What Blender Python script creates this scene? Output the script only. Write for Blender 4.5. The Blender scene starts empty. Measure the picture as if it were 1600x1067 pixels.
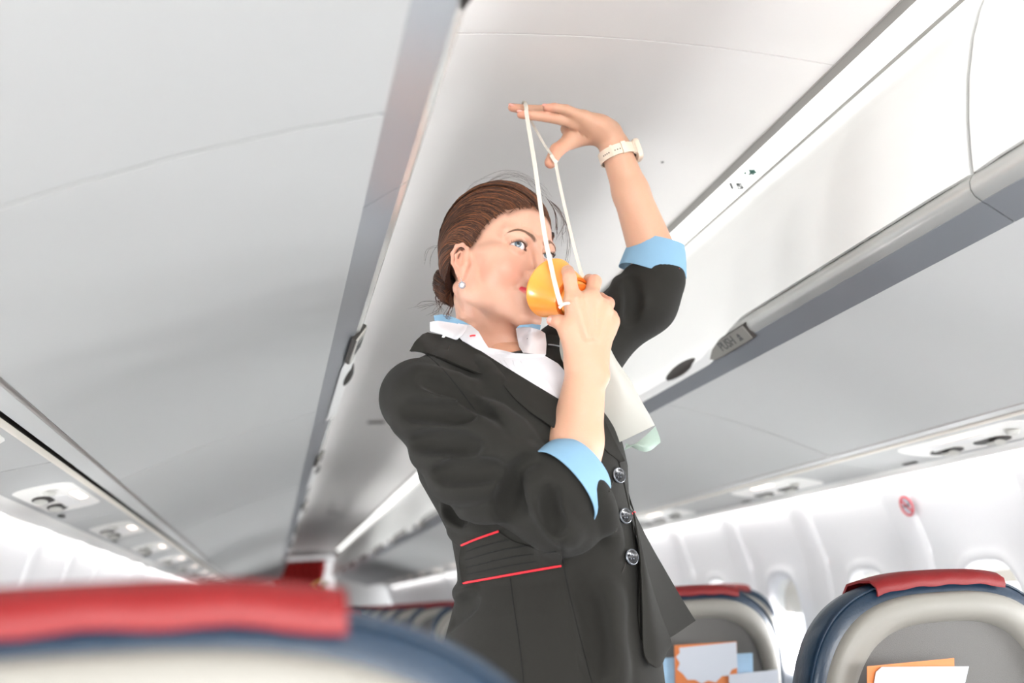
import bpy, math, random
import numpy as np
from mathutils import Vector, Matrix
from mathutils.bvhtree import BVHTree
SC = bpy.context.scene
COL = SC.collection
random.seed(7)
RNG = np.random.default_rng(7)

# ---------------------------------------------------------------- camera
# cabin axis = +Y, X = to the right side of the cabin, Z up, aisle centre at X = 0, floor at Z = 0
CAMP = np.array([-0.55, 0.0, 1.12])
FPX = 1650.0
def cam_rows():
    d = np.array([422 - 800, 957 - 533.5, FPX]); d /= np.linalg.norm(d)
    r = math.radians(0.4)
    u = np.array([-math.sin(r), -math.cos(r), 0.0]); u -= u.dot(d) * d; u /= np.linalg.norm(u)
    return np.stack([np.cross(d, u), d, u], 1)
CM = cam_rows()
cam_data = bpy.data.cameras.new('camera'); cam = bpy.data.objects.new('camera', cam_data); COL.objects.link(cam)
mw = Matrix.Identity(4)
for i in range(3):
    mw[i][0] = CM[0][i]; mw[i][1] = -CM[1][i]; mw[i][2] = -CM[2][i]; mw[i][3] = CAMP[i]
cam.matrix_world = mw
cam_data.sensor_width = 36.0; cam_data.lens = FPX / 1600 * 36.0
cam_data.clip_start = 0.02; cam_data.clip_end = 200
cam_data.dof.use_dof = True; cam_data.dof.focus_distance = 1.63; cam_data.dof.aperture_fstop = 2.8
SC.camera = cam
SC.view_settings.view_transform = 'Standard'; SC.view_settings.look = 'None'
SC.view_settings.gamma = 1.0; SC.view_settings.use_curve_mapping = False
SC.view_settings.exposure = 0.54

# ---------------------------------------------------------------- sky and big lights
world = bpy.data.worlds.new('overcast_sky'); SC.world = world; world.use_nodes = True
wb = world.node_tree.nodes['Background']; wb.inputs[0].default_value = (0.93, 0.96, 1.0, 1); wb.inputs[1].default_value = 1.6

def area(name, loc, rot, sx, sy, power, color=(1, 1, 1)):
    l = bpy.data.lights.new(name, 'AREA'); l.shape = 'RECTANGLE'; l.size = sx; l.size_y = sy
    l.energy = power; l.color = color
    o = bpy.data.objects.new(name, l); COL.objects.link(o); o.location = loc; o.rotation_euler = rot
    return o
# (the ceiling strip lamps light the cabin with their own glowing diffusers, see strip_light)
for sx in (1, -1):
    # cove lamps washing the side walls
    for k in range(4):
        area('cove_light', (sx * 1.165, -1.5 + 5.0 * k, 1.397), (0, math.radians(12 * sx), 0), 0.022, 4.9, 8, (1.0, 0.99, 0.98))
# added fill light behind the camera, tilted up towards the ceiling
area('rear_fill_light', (0.0, -2.7, 1.05), (math.radians(126), 0, 0), 2.2, 1.5, 100, (1.0, 0.99, 0.97))
# daylight just outside the cabin windows (sunny side on the right)
for sx, pw in ((1, 22.0), (-1, 17.0)):
    for k in range(-8, 14):
        area('window_daylight', (sx * 1.42, 2.75 + 0.29 + 0.58 * k, 0.99), (0, math.radians(90 * sx), 0), 0.36, 0.26, pw, (0.97, 0.985, 1.0))

# ---------------------------------------------------------------- pixel / ray helpers
def ray(px, py):
    return CM.T @ np.array([px - 800.0, py - 533.5, FPX])
def P(px, py, Y):
    v = ray(px, py); return CAMP + v * (Y / v[1])
def PJ(p):
    c = (np.atleast_2d(p) - CAMP) @ CM.T
    return np.stack([c[:, 0] / c[:, 2] * FPX + 800, c[:, 1] / c[:, 2] * FPX + 533.5], 1)

# ---------------------------------------------------------------- materials
def lin(c):
    c = np.array(c, float) / 255.0
    return tuple(np.where(c <= 0.04045, c / 12.92, ((c + 0.055) / 1.055) ** 2.4)) + (1.0,)
MATS = {}
def mat(name, rgb, rough=0.5, metal=0.0, bump=0.0, scale=200.0, var=0.0, vscale=6.0, sheen=0.0, sss=0.0, coat=0.0, spec=0.5, emit=None, estr=0.0, trans=0.0, attr=None, stretch=None, alpha=1.0):
    if name in MATS: return MATS[name]
    m = bpy.data.materials.new(name); m.use_nodes = True; MATS[name] = m
    nt = m.node_tree; N = nt.nodes; L = nt.links; b = N['Principled BSDF']
    b.inputs['Base Color'].default_value = lin(rgb); b.inputs['Roughness'].default_value = rough
    b.inputs['Metallic'].default_value = metal; b.inputs['Specular IOR Level'].default_value = spec
    if sheen: b.inputs['Sheen Weight'].default_value = sheen; b.inputs['Sheen Roughness'].default_value = 0.4
    if coat: b.inputs['Coat Weight'].default_value = coat; b.inputs['Coat Roughness'].default_value = 0.15
    if sss:
        b.inputs['Subsurface Weight'].default_value = sss
        b.inputs['Subsurface Radius'].default_value = (1.0, 0.35, 0.2); b.inputs['Subsurface Scale'].default_value = 0.0018
    if emit is not None:
        b.inputs['Emission Color'].default_value = lin(emit); b.inputs['Emission Strength'].default_value = estr
    if trans: b.inputs['Transmission Weight'].default_value = trans
    if alpha < 1: b.inputs['Alpha'].default_value = alpha
    tc = N.new('ShaderNodeTexCoord'); mp = N.new('ShaderNodeMapping'); L.new(tc.outputs['Object'], mp.inputs[0])
    if stretch: mp.inputs['Scale'].default_value = stretch
    src = None
    if attr:
        a = N.new('ShaderNodeAttribute'); a.attribute_name = attr; src = a.outputs['Color']
    if var:
        nz = N.new('ShaderNodeTexNoise'); nz.inputs['Scale'].default_value = vscale; nz.inputs['Detail'].default_value = 3
        L.new(mp.outputs[0], nz.inputs[0])
        mr = N.new('ShaderNodeMapRange'); mr.inputs[3].default_value = 1 - var; mr.inputs[4].default_value = 1 + var
        L.new(nz.outputs[0], mr.inputs[0])
        mx = N.new('ShaderNodeVectorMath'); mx.operation = 'SCALE'
        if src: L.new(src, mx.inputs[0])
        else: mx.inputs[0].default_value = lin(rgb)[:3]
        L.new(mr.outputs[0], mx.inputs['Scale']); src = mx.outputs[0]
    if src: L.new(src, b.inputs['Base Color'])
    if bump:
        nb = N.new('ShaderNodeTexNoise'); nb.inputs['Scale'].default_value = scale; nb.inputs['Detail'].default_value = 4
        L.new(mp.outputs[0], nb.inputs[0])
        bp = N.new('ShaderNodeBump'); bp.inputs['Strength'].default_value = bump; bp.inputs['Distance'].default_value = 0.002
        L.new(nb.outputs[0], bp.inputs['Height']); L.new(bp.outputs[0], b.inputs['Normal'])
    return m

M_white = mat('white_panel_plastic', (238, 237, 232), 0.42, bump=0.05, scale=900)
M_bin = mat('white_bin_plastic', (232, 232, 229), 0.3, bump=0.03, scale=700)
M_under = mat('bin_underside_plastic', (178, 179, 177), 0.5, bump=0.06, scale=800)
M_ceil = mat('ceiling_plastic', (248, 245, 242), 0.5, bump=0.06, scale=700)
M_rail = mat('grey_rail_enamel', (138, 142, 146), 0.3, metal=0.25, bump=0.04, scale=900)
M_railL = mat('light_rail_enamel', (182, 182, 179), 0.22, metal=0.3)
M_dark = mat('dark_rubber', (46, 41, 37), 0.6)
M_grey = mat('grey_trim', (176, 172, 168), 0.45)
M_greyd = mat('dark_grey_trim', (142, 139, 135), 0.5)
M_cream = mat('cream_trim', (222, 216, 204), 0.4)
M_wall = mat('sidewall_plastic', (226, 225, 226), 0.45, bump=0.05, scale=600)
M_floor = mat('grey_carpet', (112, 114, 122), 0.95, bump=0.6, scale=400, var=0.2, vscale=90)
M_strip = mat('lamp_diffuser', (255, 255, 255), 0.4, emit=(255, 255, 252), estr=0.95)
M_lens = mat('reading_lamp_lens', (255, 240, 232), 0.4, emit=(255, 238, 228), estr=0.9)
M_print = mat('grey_print', (80, 82, 82), 0.6)
M_green = mat('green_print', (40, 84, 74), 0.6)
M_redp = mat('red_print', (200, 50, 60), 0.6)
M_chrome = mat('brushed_latch_metal', (160, 157, 150), 0.35, metal=0.5, bump=0.05, scale=900)
M_vent = mat('vent_flap_grey', (190, 190, 184), 0.45)
M_bulk = mat('bulkhead_laminate', (214, 212, 210), 0.5)
M_curt = mat('red_curtain_cloth', (176, 32, 30), 0.9, bump=0.2, scale=300)
M_tie = mat('yellow_tie_cloth', (206, 176, 84), 0.85)
M_tie2 = mat('green_tie_cloth', (150, 190, 130), 0.85)
M_leather = mat('navy_leather', (16, 40, 60), 0.36, bump=0.25, scale=160, var=0.12, vscale=14, coat=0.15)
M_redl = mat('red_leather', (120, 11, 13), 0.5, bump=0.2, scale=260)
M_shell = mat('seat_shell_plastic', (134, 131, 124), 0.45, bump=0.08, scale=900)
M_panel = mat('seat_panel_textured', (94, 92, 89), 0.6, bump=0.5, scale=1200, var=0.06, vscale=800)
M_paper = mat('white_card_paper', (192, 197, 205), 0.6)
M_orange = mat('orange_card_print', (204, 118, 62), 0.55)
M_bluep = mat('blue_magazine_print', (150, 182, 208), 0.45, var=0.3, vscale=25)
M_steel = mat('seat_leg_metal', (150, 152, 155), 0.35, metal=0.8)
M_glass = mat('window_pane', (235, 243, 250), 0.05, alpha=0.25)

# ---------------------------------------------------------------- mesh helpers
def tag(o, label=None, cat=None, group=None, kind=None):
    if label: o['label'] = label
    if cat: o['category'] = cat
    if group: o['group'] = group
    if kind: o['kind'] = kind
    return o
def empty(name, loc=(0, 0, 0), label=None, cat=None, group=None, parent=None):
    o = bpy.data.objects.new(name, None); COL.objects.link(o); o.location = loc
    o.empty_display_size = 0.05
    if parent: o.parent = parent
    return tag(o, label, cat, group)
def link(name, me, m, parent=None, smooth=True):
    o = bpy.data.objects.new(name, me); COL.objects.link(o)
    if m is not None and not me.materials: me.materials.append(m)
    if smooth and len(me.polygons): me.polygons.foreach_set('use_smooth', [True] * len(me.polygons))
    if parent:
        o.parent = parent
        # geometry is written in world space: bring it into the parent's frame
        pl = parent; off = Vector((0, 0, 0))
        while pl: off += pl.location; pl = pl.parent
        me.transform(Matrix.Translation(-off))
    return o
def mesh_np(name, V, F, M=None, parent=None, smooth=True, sharp=None):
    """V (n,3) ; F list of faces, or array (m,4)/(m,3)"""
    me = bpy.data.meshes.new(name)
    V = np.asarray(V, np.float32)
    if isinstance(F, np.ndarray):
        k = F.shape[1]; me.vertices.add(len(V)); me.vertices.foreach_set('co', V.ravel())
        me.loops.add(F.size); me.polygons.add(len(F))
        me.loops.foreach_set('vertex_index', F.ravel().astype(np.int32))
        me.polygons.foreach_set('loop_start', np.arange(0, F.size, k, dtype=np.int32))
        me.update(calc_edges=True); me.validate()
    else:
        me.from_pydata([tuple(map(float, v)) for v in V], [], F); me.update()
    o = link(name, me, M, parent, smooth)
    if sharp is not None:
        try: me.set_sharp_from_angle(angle=math.radians(sharp))
        except Exception: pass
    return o
class MB:
    """collects primitives into one mesh"""
    def __init__(s): s.V = []; s.F = []; s.n = 0
    def add(s, V, F):
        V = [tuple(map(float, v)) for v in V]; s.V += V; s.F += [tuple(i + s.n for i in f) for f in F]; s.n += len(V); return s
    def grid(s, G, closeu=False, closev=False, capu=False):
        G = np.asarray(G, float); a, b = G.shape[:2]; F = []
        for i in range(a if closeu else a - 1):
            for j in range(b if closev else b - 1):
                F.append((i * b + j, ((i + 1) % a) * b + j, ((i + 1) % a) * b + (j + 1) % b, i * b + (j + 1) % b))
        if capu: F.append(tuple(range(b))[::-1]); F.append(tuple((a - 1) * b + j for j in range(b)))
        return s.add(G.reshape(-1, 3), F)
    def box(s, c, h, R=None):
        V = [np.array([x * h[0], y * h[1], z * h[2]]) for x in (-1, 1) for y in (-1, 1) for z in (-1, 1)]
        if R is not None: V = [R @ v for v in V]
        V = [v + np.array(c) for v in V]
        return s.add(V, [(0, 1, 3, 2), (4, 6, 7, 5), (0, 4, 5, 1), (2, 3, 7, 6), (0, 2, 6, 4), (1, 5, 7, 3)])
    def tube(s, pts, r, n=8, cap=True, flat=1.0, up=None):
        pts = np.asarray(pts, float); m = len(pts); r = np.broadcast_to(np.asarray(r, float), (m,))
        T = np.gradient(pts, axis=0); T /= np.linalg.norm(T, axis=1)[:, None] + 1e-12
        u = np.array([0, 0, 1.0]) if up is None else np.array(up, float)
        if abs(T[0].dot(u)) > 0.95: u = np.array([1.0, 0, 0])
        R = []
        for i in range(m):
            u = u - u.dot(T[i]) * T[i]; u /= np.linalg.norm(u) + 1e-12; w = np.cross(T[i], u)
            a = np.linspace(0, 2 * np.pi, n, endpoint=False)
            R.append(pts[i] + r[i] * (np.cos(a)[:, None] * u * flat + np.sin(a)[:, None] * w))
        return s.grid(np.array(R), closev=True, capu=cap)
    def prism(s, poly, y0, y1, ax=1):
        """closed polygon in (x,z) extruded along y (ax=1)"""
        n = len(poly); V = []
        for y in (y0, y1):
            for (x, z) in poly: V.append((x, y, z))
        F = [tuple(range(n)), tuple(range(2 * n - 1, n - 1, -1))] + [(i, i + n, (i + 1) % n + n, (i + 1) % n) for i in range(n)]
        return s.add(V, F)
    def build(s, name, M, parent=None, smooth=True, sharp=35):
        me = bpy.data.meshes.new(name); me.from_pydata(s.V, [], s.F); me.update()
        o = link(name, me, M, parent, smooth)
        import bmesh
        bm = bmesh.new(); bm.from_mesh(me); bmesh.ops.recalc_face_normals(bm, faces=bm.faces); bm.to_mesh(me); bm.free()
        if smooth and sharp:
            me.set_sharp_from_angle(angle=math.radians(sharp))
        return o
def solid(o, th, off=0.0, sharp=40):
    """give a sheet real thickness and keep its rims crisp"""
    m = o.modifiers.new('solid', 'SOLIDIFY'); m.thickness = th; m.offset = off
    dg = bpy.context.evaluated_depsgraph_get(); me = bpy.data.meshes.new_from_object(o.evaluated_get(dg))
    old = o.data; o.modifiers.clear(); o.data = me; me.name = old.name; bpy.data.meshes.remove(old)
    me.polygons.foreach_set('use_smooth', [True] * len(me.polygons)); me.set_sharp_from_angle(angle=math.radians(sharp))
    return o
def copy_tree(o, parent=None):
    c = o.copy(); COL.objects.link(c); c.parent = parent
    for ch in o.children: copy_tree(ch, c)
    return c
def cr(pts, n):
    """Catmull-Rom resample of a control polyline (k,3 or k,d) to n points"""
    pts = np.asarray(pts, float); k = len(pts)
    if k == 2: return pts[0] + (pts[1] - pts[0]) * np.linspace(0, 1, n)[:, None]
    Q = np.vstack([2 * pts[0] - pts[1], pts, 2 * pts[-1] - pts[-2]])
    out = []
    for t in np.linspace(0, k - 1 - 1e-9, n):
        i = int(t); f = t - i; p0, p1, p2, p3 = Q[i:i + 4]
        out.append(0.5 * ((2 * p1) + (-p0 + p2) * f + (2 * p0 - 5 * p1 + 4 * p2 - p3) * f * f + (-p0 + 3 * p1 - 3 * p2 + p3) * f ** 3))
    return np.array(out)
def text_mesh(name, body, size, M, parent, origin, ux, uy, depth=0.0006, bold=0.0):
    cu = bpy.data.curves.new(name, 'FONT'); cu.body = body; cu.size = size; cu.extrude = depth; cu.offset = bold
    cu.align_x = 'CENTER'; cu.align_y = 'CENTER'
    t = bpy.data.objects.new(name, cu); COL.objects.link(t)
    dg = bpy.context.evaluated_depsgraph_get(); me = bpy.data.meshes.new_from_object(t.evaluated_get(dg))
    bpy.data.objects.remove(t); bpy.data.curves.remove(cu)
    ux = np.array(ux, float); ux /= np.linalg.norm(ux); uy = np.array(uy, float); uy -= uy.dot(ux) * ux; uy /= np.linalg.norm(uy)
    uz = np.cross(ux, uy)
    mt = Matrix.Identity(4)
    for i in range(3): mt[i][0] = ux[i]; mt[i][1] = uy[i]; mt[i][2] = uz[i]; mt[i][3] = origin[i]
    me.transform(mt); me.materials.clear()
    return link(name, me, M, parent, smooth=False)
# ================================================================ the cabin
YB, YF = -2.9, 17.0           # rear and front end of the modelled cabin
ZC = 1.12                     # reference height (camera height); profile heights below are relative to it
def side_strip(name, prof, y0, y1, M, parent=None, sgn=1, ny=2, thick=0.0, sharp=40):
    """profile [(W, z)] extruded along Y; sgn = +1 right side, -1 left side"""
    p = np.array(prof, float); ys = np.linspace(y0, y1, ny)
    G = np.array([[(sgn * w, y, ZC + z) for (w, z) in p] for y in ys])
    mb = MB(); mb.grid(G); o = mb.build(name, M, parent, sharp=sharp)
    if thick: solid(o, thick, 0.0, sharp)
    return o
# floor
mb = MB(); mb.box((0, (YB + YF) / 2, -0.02), (1.3, (YF - YB) / 2, 0.02)); tag(mb.build('floor', M_floor), kind='structure')
# ceiling: gently arched aisle panels, 1.58 m long each, with fine seams
ceil = empty('ceiling'); tag(ceil, kind='structure')
def ceil_z(x): return 0.905 - 0.03 * (x / 0.44) ** 2
CY = [1.173 + 0.35 + 1.58 * k for k in range(-3, 11)]
CY = [YB] + [y for y in CY if YB < y < YF] + [YF]
for a, b in zip(CY[:-1], CY[1:]):
    xs = np.linspace(-0.427, 0.427, 15)
    G = np.array([[(x, y, ZC + ceil_z(x)) for x in xs] + [(x, y, ZC + ceil_z(x) + 0.008) for x in xs[::-1]] for y in (a + 0.002, b - 0.002)])
    o = MB().grid(G, closev=True, capu=True).build('ceiling_panel', M_ceil, ceil)
MB().box((0.0, 6.6 + YF - 6.6 - 7, ZC + 0.94), (0.45, (YF - YB) / 2 + 0.3, 0.004)).build('ceiling_backing', M_dark, ceil)
# small ceiling things
def px_ceil(px, py, z=None):
    v = ray(px, py); zz = 0.885
    for _ in range(4): x = CAMP[0] + v[0] * zz / v[2]; zz = float(ceil_z(x))
    return CAMP + v * (zz / v[2])
p = px_ceil(1035, 253)
o = MB().tube([p + [0, 0, 0.004], p - [0, 0, 0.0015]], 0.0028, 12).build('ceiling_screw', M_dark, None); tag(o, 'tiny dark screw head in the white ceiling right of the raised wrist', 'screw')
p = px_ceil(588, 658)
t = empty('ceiling_vent', tuple(p), 'small dark rectangular slot in the ceiling left of the shoulder', 'vent')
MB().box(p - [0, 0, 0.002], (0.045, 0.03, 0.004)).build('frame', M_grey, t)
MB().box(p - [0, 0, 0.006], (0.038, 0.022, 0.002)).build('slot', M_dark, t)
p = px_ceil(520, 800)
t = empty('ceiling_vent', tuple(p), 'faint far ceiling slot above the far end of the aisle', 'vent')
MB().box(p - [0, 0, 0.002], (0.05, 0.06, 0.004)).build('frame', M_grey, t)
MB().box(p - [0, 0, 0.006], (0.042, 0.05, 0.002)).build('slot', M_vent, t)
p = px_ceil(498, 838)
o = MB().tube([p + [0, 0, 0.006], p - [0, 0, 0.012]], [0.05, 0.04], 16).build('smoke_detector', M_white, None); tag(o, 'round white smoke detector on the ceiling near the forward end', 'detector')

# strip lamps along both ceiling edges
for sgn, side in ((1, 'right'), (-1, 'left')):
    t = empty('strip_light', (sgn * 0.48, YB, ZC + 0.87), 'long bright white strip light along the %s edge of the ceiling' % side, 'light')
    side_strip('channel', [(0.4245, 0.872), (0.427, 0.8770), (0.449, 0.8745), (0.4505, 0.880)], YB, YF, M_greyd, t, sgn, thick=0.002)
    side_strip('diffuser', [(0.4505, 0.8775), (0.470, 0.876), (0.490, 0.870), (0.504, 0.862)], YB, YF, M_strip, t, sgn)
    side_strip('edge_trim', [(0.504, 0.862), (0.5135, 0.853)], YB, YF, M_greyd, t, sgn, thick=0.003)
    side_strip('housing', [(0.434, 0.90), (0.475, 0.90), (0.51, 0.885)], YB, YF, M_grey, t, sgn, thick=0.003)
    if sgn == 1:
        # printed row mark: 15 and a small seat sign
        uxx = np.array([0.0, -1.0, 0.0]); 
        def on_strip(px, py):
            v = ray(px, py); best = None
            for zz in (0.868,): best = CAMP + v * (zz / v[2])
            return best + np.array([-0.001, 0, -0.0035])
        c = on_strip(1150, 289); n_up = np.array([0.62, 0, -0.35])
        text_mesh('row_number', '15', 0.038, M_print, t, c, (0.784, -0.574, -0.238), (-0.549, -0.819, 0.166), bold=0.0016)
        c = on_strip(1175, 267)
        g = MB(); ux = np.array([0, -1.0, 0]); uy = np.array([-0.957, 0, 0.29])
        def bar(a, b, w=0.0030):
            a = c + ux * a[0] + uy * a[1]; b = c + ux * b[0] + uy * b[1]; g.tube([a, b], w, 6)
        bar((-0.012, 0), (0.012, 0)); bar((-0.006, -0.007), (0.006, 0.008)); bar((0.004, -0.008), (0.008, 0.004)); bar((-0.014, 0.010), (-0.010, 0.010), 0.003)
        g.build('seat_sign', M_green, t)

# ---------------------------------------------------------------- overhead bins
BP = 1.58; B0 = 1.173
face = [(0.5145, 0.8615), (0.500, 0.848), (0.474, 0.820), (0.446, 0.780), (0.424, 0.730), (0.4045, 0.665), (0.392, 0.600), (0.386, 0.545), (0.3845, 0.523)]
ORD = ['first', 'second', 'third', 'fourth', 'fifth', 'sixth', 'seventh', 'eighth', 'ninth', 'tenth', 'eleventh', 'twelfth', 'thirteenth', 'fourteenth', 'fifteenth']
UND = {}
for sg_, n_ in ((1, 5), (-1, 6)): UND[sg_] = empty('trim_%d' % n_); tag(UND[sg_], kind='structure')
def make_bin(sgn, y0, label, group, mark, nearest):
    t = empty('overhead_bin', (sgn * 0.44, y0, ZC + 0.455), label, 'overhead bin', group)
    y1 = y0 + BP - 0.006; ya = y0 + 0.003
    # door: lower edge follows the rail, then wraps over the nose beyond the latch
    yl = y0 + 0.715
    lowext = [(0.3835, 0.512), (0.3825, 0.500), (0.385, 0.489), (0.396, 0.481), (0.404, 0.4765)]
    pf = np.array(face + lowext); d = np.r_[0, np.cumsum(np.linalg.norm(np.diff(pf, axis=0), axis=1))]
    s_up = d[len(face) - 1]; s_dn = d[-1]
    G = []
    ys = np.unique(np.r_[np.linspace(ya, yl, 10), np.linspace(yl, yl + 0.28, 16), np.linspace(yl + 0.28, y1, 12)])
    for y in ys:
        f = np.clip((y - yl) / 0.26, 0, 1) * (mark >= 0); f = f * f * (3 - 2 * f); S = s_up + (s_dn - s_up) * f
        u = np.linspace(0, 1, 24) * S
        e = 0.0 if (ya + 0.01 < y < y1 - 0.01) else 0.004
        fr = [(sgn * (np.interp(q, d, pf[:, 0]) + e - 0.0015 - 0.0055 * f * np.clip((q - 0.8 * s_up) / (0.2 * s_up), 0, 1)), y, ZC + np.interp(q, d, pf[:, 1]) - 0.002 * f * np.clip((q - s_up) / 0.03, 0, 1)) for q in u]
        G.append(fr + [(x_ + sgn * 0.007, y_, z_ + 0.002 * (1 - i_ / 23)) for i_, (x_, y_, z_) in enumerate(fr)][::-1])
    o = MB().grid(np.array(G), closev=True, capu=True).build('door', M_bin, t)
    # body shell behind the door, and the concave underside
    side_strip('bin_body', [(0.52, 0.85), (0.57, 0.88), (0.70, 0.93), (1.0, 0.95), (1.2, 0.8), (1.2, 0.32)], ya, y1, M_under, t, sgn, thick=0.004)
    for ye in (ya + 0.003, y1 - 0.003):
        mb = MB()
        pts = [(0.53, 0.84), (0.40, 0.62), (0.395, 0.50), (0.45, 0.462), (1.15, 0.30), (1.15, 0.85)]
        mb.prism([(sgn * w, ZC + z) for w, z in pts], ye - 0.002, ye + 0.002)
        mb.build('end_wall', M_grey, t, smooth=False)
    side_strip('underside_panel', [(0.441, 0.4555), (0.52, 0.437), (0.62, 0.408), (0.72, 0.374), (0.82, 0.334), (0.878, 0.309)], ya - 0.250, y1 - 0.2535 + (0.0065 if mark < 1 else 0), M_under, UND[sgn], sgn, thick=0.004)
    # rail: grey under-facet and light rounded nose
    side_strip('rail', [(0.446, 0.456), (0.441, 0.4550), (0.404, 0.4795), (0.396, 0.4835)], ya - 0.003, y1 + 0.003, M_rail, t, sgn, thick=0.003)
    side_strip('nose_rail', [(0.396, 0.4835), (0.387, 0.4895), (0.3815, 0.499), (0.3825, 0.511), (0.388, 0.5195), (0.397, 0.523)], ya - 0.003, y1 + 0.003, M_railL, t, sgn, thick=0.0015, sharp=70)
    # latch plate on the nose, engraved PUSH
    nrm = np.array([-sgn * 0.80, 0, -0.60]); tng = np.array([-sgn * 0.60, 0, 0.80])
    la = empty('latch', (sgn * 0.385, y0 + 0.82, ZC + 0.487), parent=None); la.parent = t; la.location = Vector((sgn * 0.385, y0 + 0.82, ZC + 0.487)) - t.location
    def LP(y, h, e): return np.array([sgn * 0.3855, y, ZC + 0.4875]) + tng * h + nrm * e
    def plate(out, e0, e1, nm, m_, par):
        n = len(out); V = [LP(y, h, e0) for y, h in out] + [LP(y, h, e1) for y, h in out]
        F = [tuple(range(n)), tuple(range(n, 2 * n))[::-1]] + [(i, (i + 1) % n, (i + 1) % n + n, i + n) for i in range(n)]
        mbp = MB(); mbp.add(V, F); o = mbp.build(nm, m_, None, smooth=False); o.parent = par
        return o
    outl = [(y0 + 0.715, -0.016), (y0 + 0.715, 0.016), (y0 + 0.83, 0.015), (y0 + 0.885, 0.005), (y0 + 0.920, -0.010), (y0 + 0.905, -0.0165), (y0 + 0.86, -0.018)]
    cyy = sum(q[0] for q in outl) / len(outl)
    outb = [((q[0] - cyy) * 1.03 + cyy, q[1] * 1.10) for q in outl]
    for ob, o_ in ((plate(outb, -0.006, 0.0022, 'latch_gap', M_dark, la), 0), (plate(outl, -0.003, 0.0045, 'latch_plate', M_chrome, la), 0)):
        ob.data.transform(Matrix.Translation(-Vector((sgn * 0.385, y0 + 0.82, ZC + 0.487))))
    if nearest:
        c = LP(y0 + 0.812, 0.0, 0.0052)
        tx = text_mesh('push_lettering', 'PUSH', 0.030, M_print, None, c, (0, -sgn, 0), tng, depth=0.0004)
        g = MB()
        for (h0, h1, w0, w1) in ((-0.009, -0.001, 0.009, 0.004), (0.0, 0.008, 0.007, 0.001)):
            cc = y0 + 0.752
            q = [LP(cc - w0, h0, 0.0052), LP(cc + w0, h0, 0.0052), LP(cc + w1, h1, 0.0052), LP(cc - w1, h1, 0.0052)]
            g.add(q + [v - nrm * 0.0005 for v in q], [(0, 1, 2, 3), (4, 7, 6, 5), (0, 4, 5, 1), (2, 6, 7, 3), (1, 5, 6, 2), (0, 3, 7, 4)])
        ar = g.build('push_arrow', M_print, None, smooth=False)
        for q in (tx, ar):
            q.parent = la; q.data.transform(Matrix.Translation(-Vector((sgn * 0.385, y0 + 0.82, ZC + 0.487))))
    # finger grip: dark scoop standing out from the lower edge of the door
    hy = y0 + 1.08
    G = []
    for a in np.linspace(-1, 1, 17):
        hh = 0.0110 * max(0, 1 - abs(a) ** 1.9) + 0.0006
        G.append([LP(hy + 0.115 * a, 0.003 - 0.004 * a + hh * math.cos(q), -0.002 + 0.010 * hh / 0.011 * (0.2 + abs(math.sin(q)))) for q in np.linspace(0, math.pi, 9)])
    mb = MB(); mb.grid(np.array(G)); o = mb.build('finger_grip', M_dark, t)
    solid(o, 0.003)
    return t
for sgn, side in ((1, 'right'), (-1, 'left')):
    for k in range(-2, 10):
        y0 = B0 + BP * k
        if y0 < YB - 0.3: continue
        if y0 + BP > YF + 0.4: continue
        if k < 0: lab = 'white closed overhead bin on the %s, %s' % (side, 'its front end at the picture edge' if k == -1 else 'beside and behind the camera')
        elif k == 0: lab = ('white overhead bin with the sharp PUSH latch at right' if sgn > 0 else 'large pale overhead bin filling the upper left')
        else: lab = 'white overhead bin, %s from the camera in the %s row' % (ORD[k], side)
        if k == -1 and sgn < 0: lab = 'blurred pale overhead bin at the very top left edge'
        make_bin(sgn, y0, lab, '%s-hand row of overhead bins' % side, k, k in (0, 1))

# ---------------------------------------------------------------- service panels under the bins
def service_rail(sgn, side):
    t = empty('service_channel', (sgn * 1.0, YB, ZC + 0.28), 'long pale service channel under the %s bins' % side, 'trim')
    side_strip('inner_edge', [(0.8795, 0.3075), (0.884, 0.312), (0.888, 0.3068)], YB, YF, M_grey, t, sgn, thick=0.001)
    side_strip('flat_band', [(0.888, 0.3068), (0.924, 0.3045)], YB, YF, M_under, t, sgn, thick=0.002)
    side_strip('dark_slot', [(0.924, 0.3045), (0.926, 0.316), (0.938, 0.316), (0.938, 0.3025)], YB, YF, M_dark if sgn < 0 else M_grey, t, sgn, thick=0.001)
    side_strip('cream_lip', [(0.936, 0.3035), (0.941, 0.2995), (0.948, 0.2995)], YB, YF, M_cream, t, sgn, thick=0.002)
    side_strip('outer_lip', [(1.098, 0.2725), (1.112, 0.266), (1.135, 0.2630), (1.156, 0.2640), (1.162, 0.275)], YB, YF, M_white, t, sgn, thick=0.002)
    return t
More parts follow.
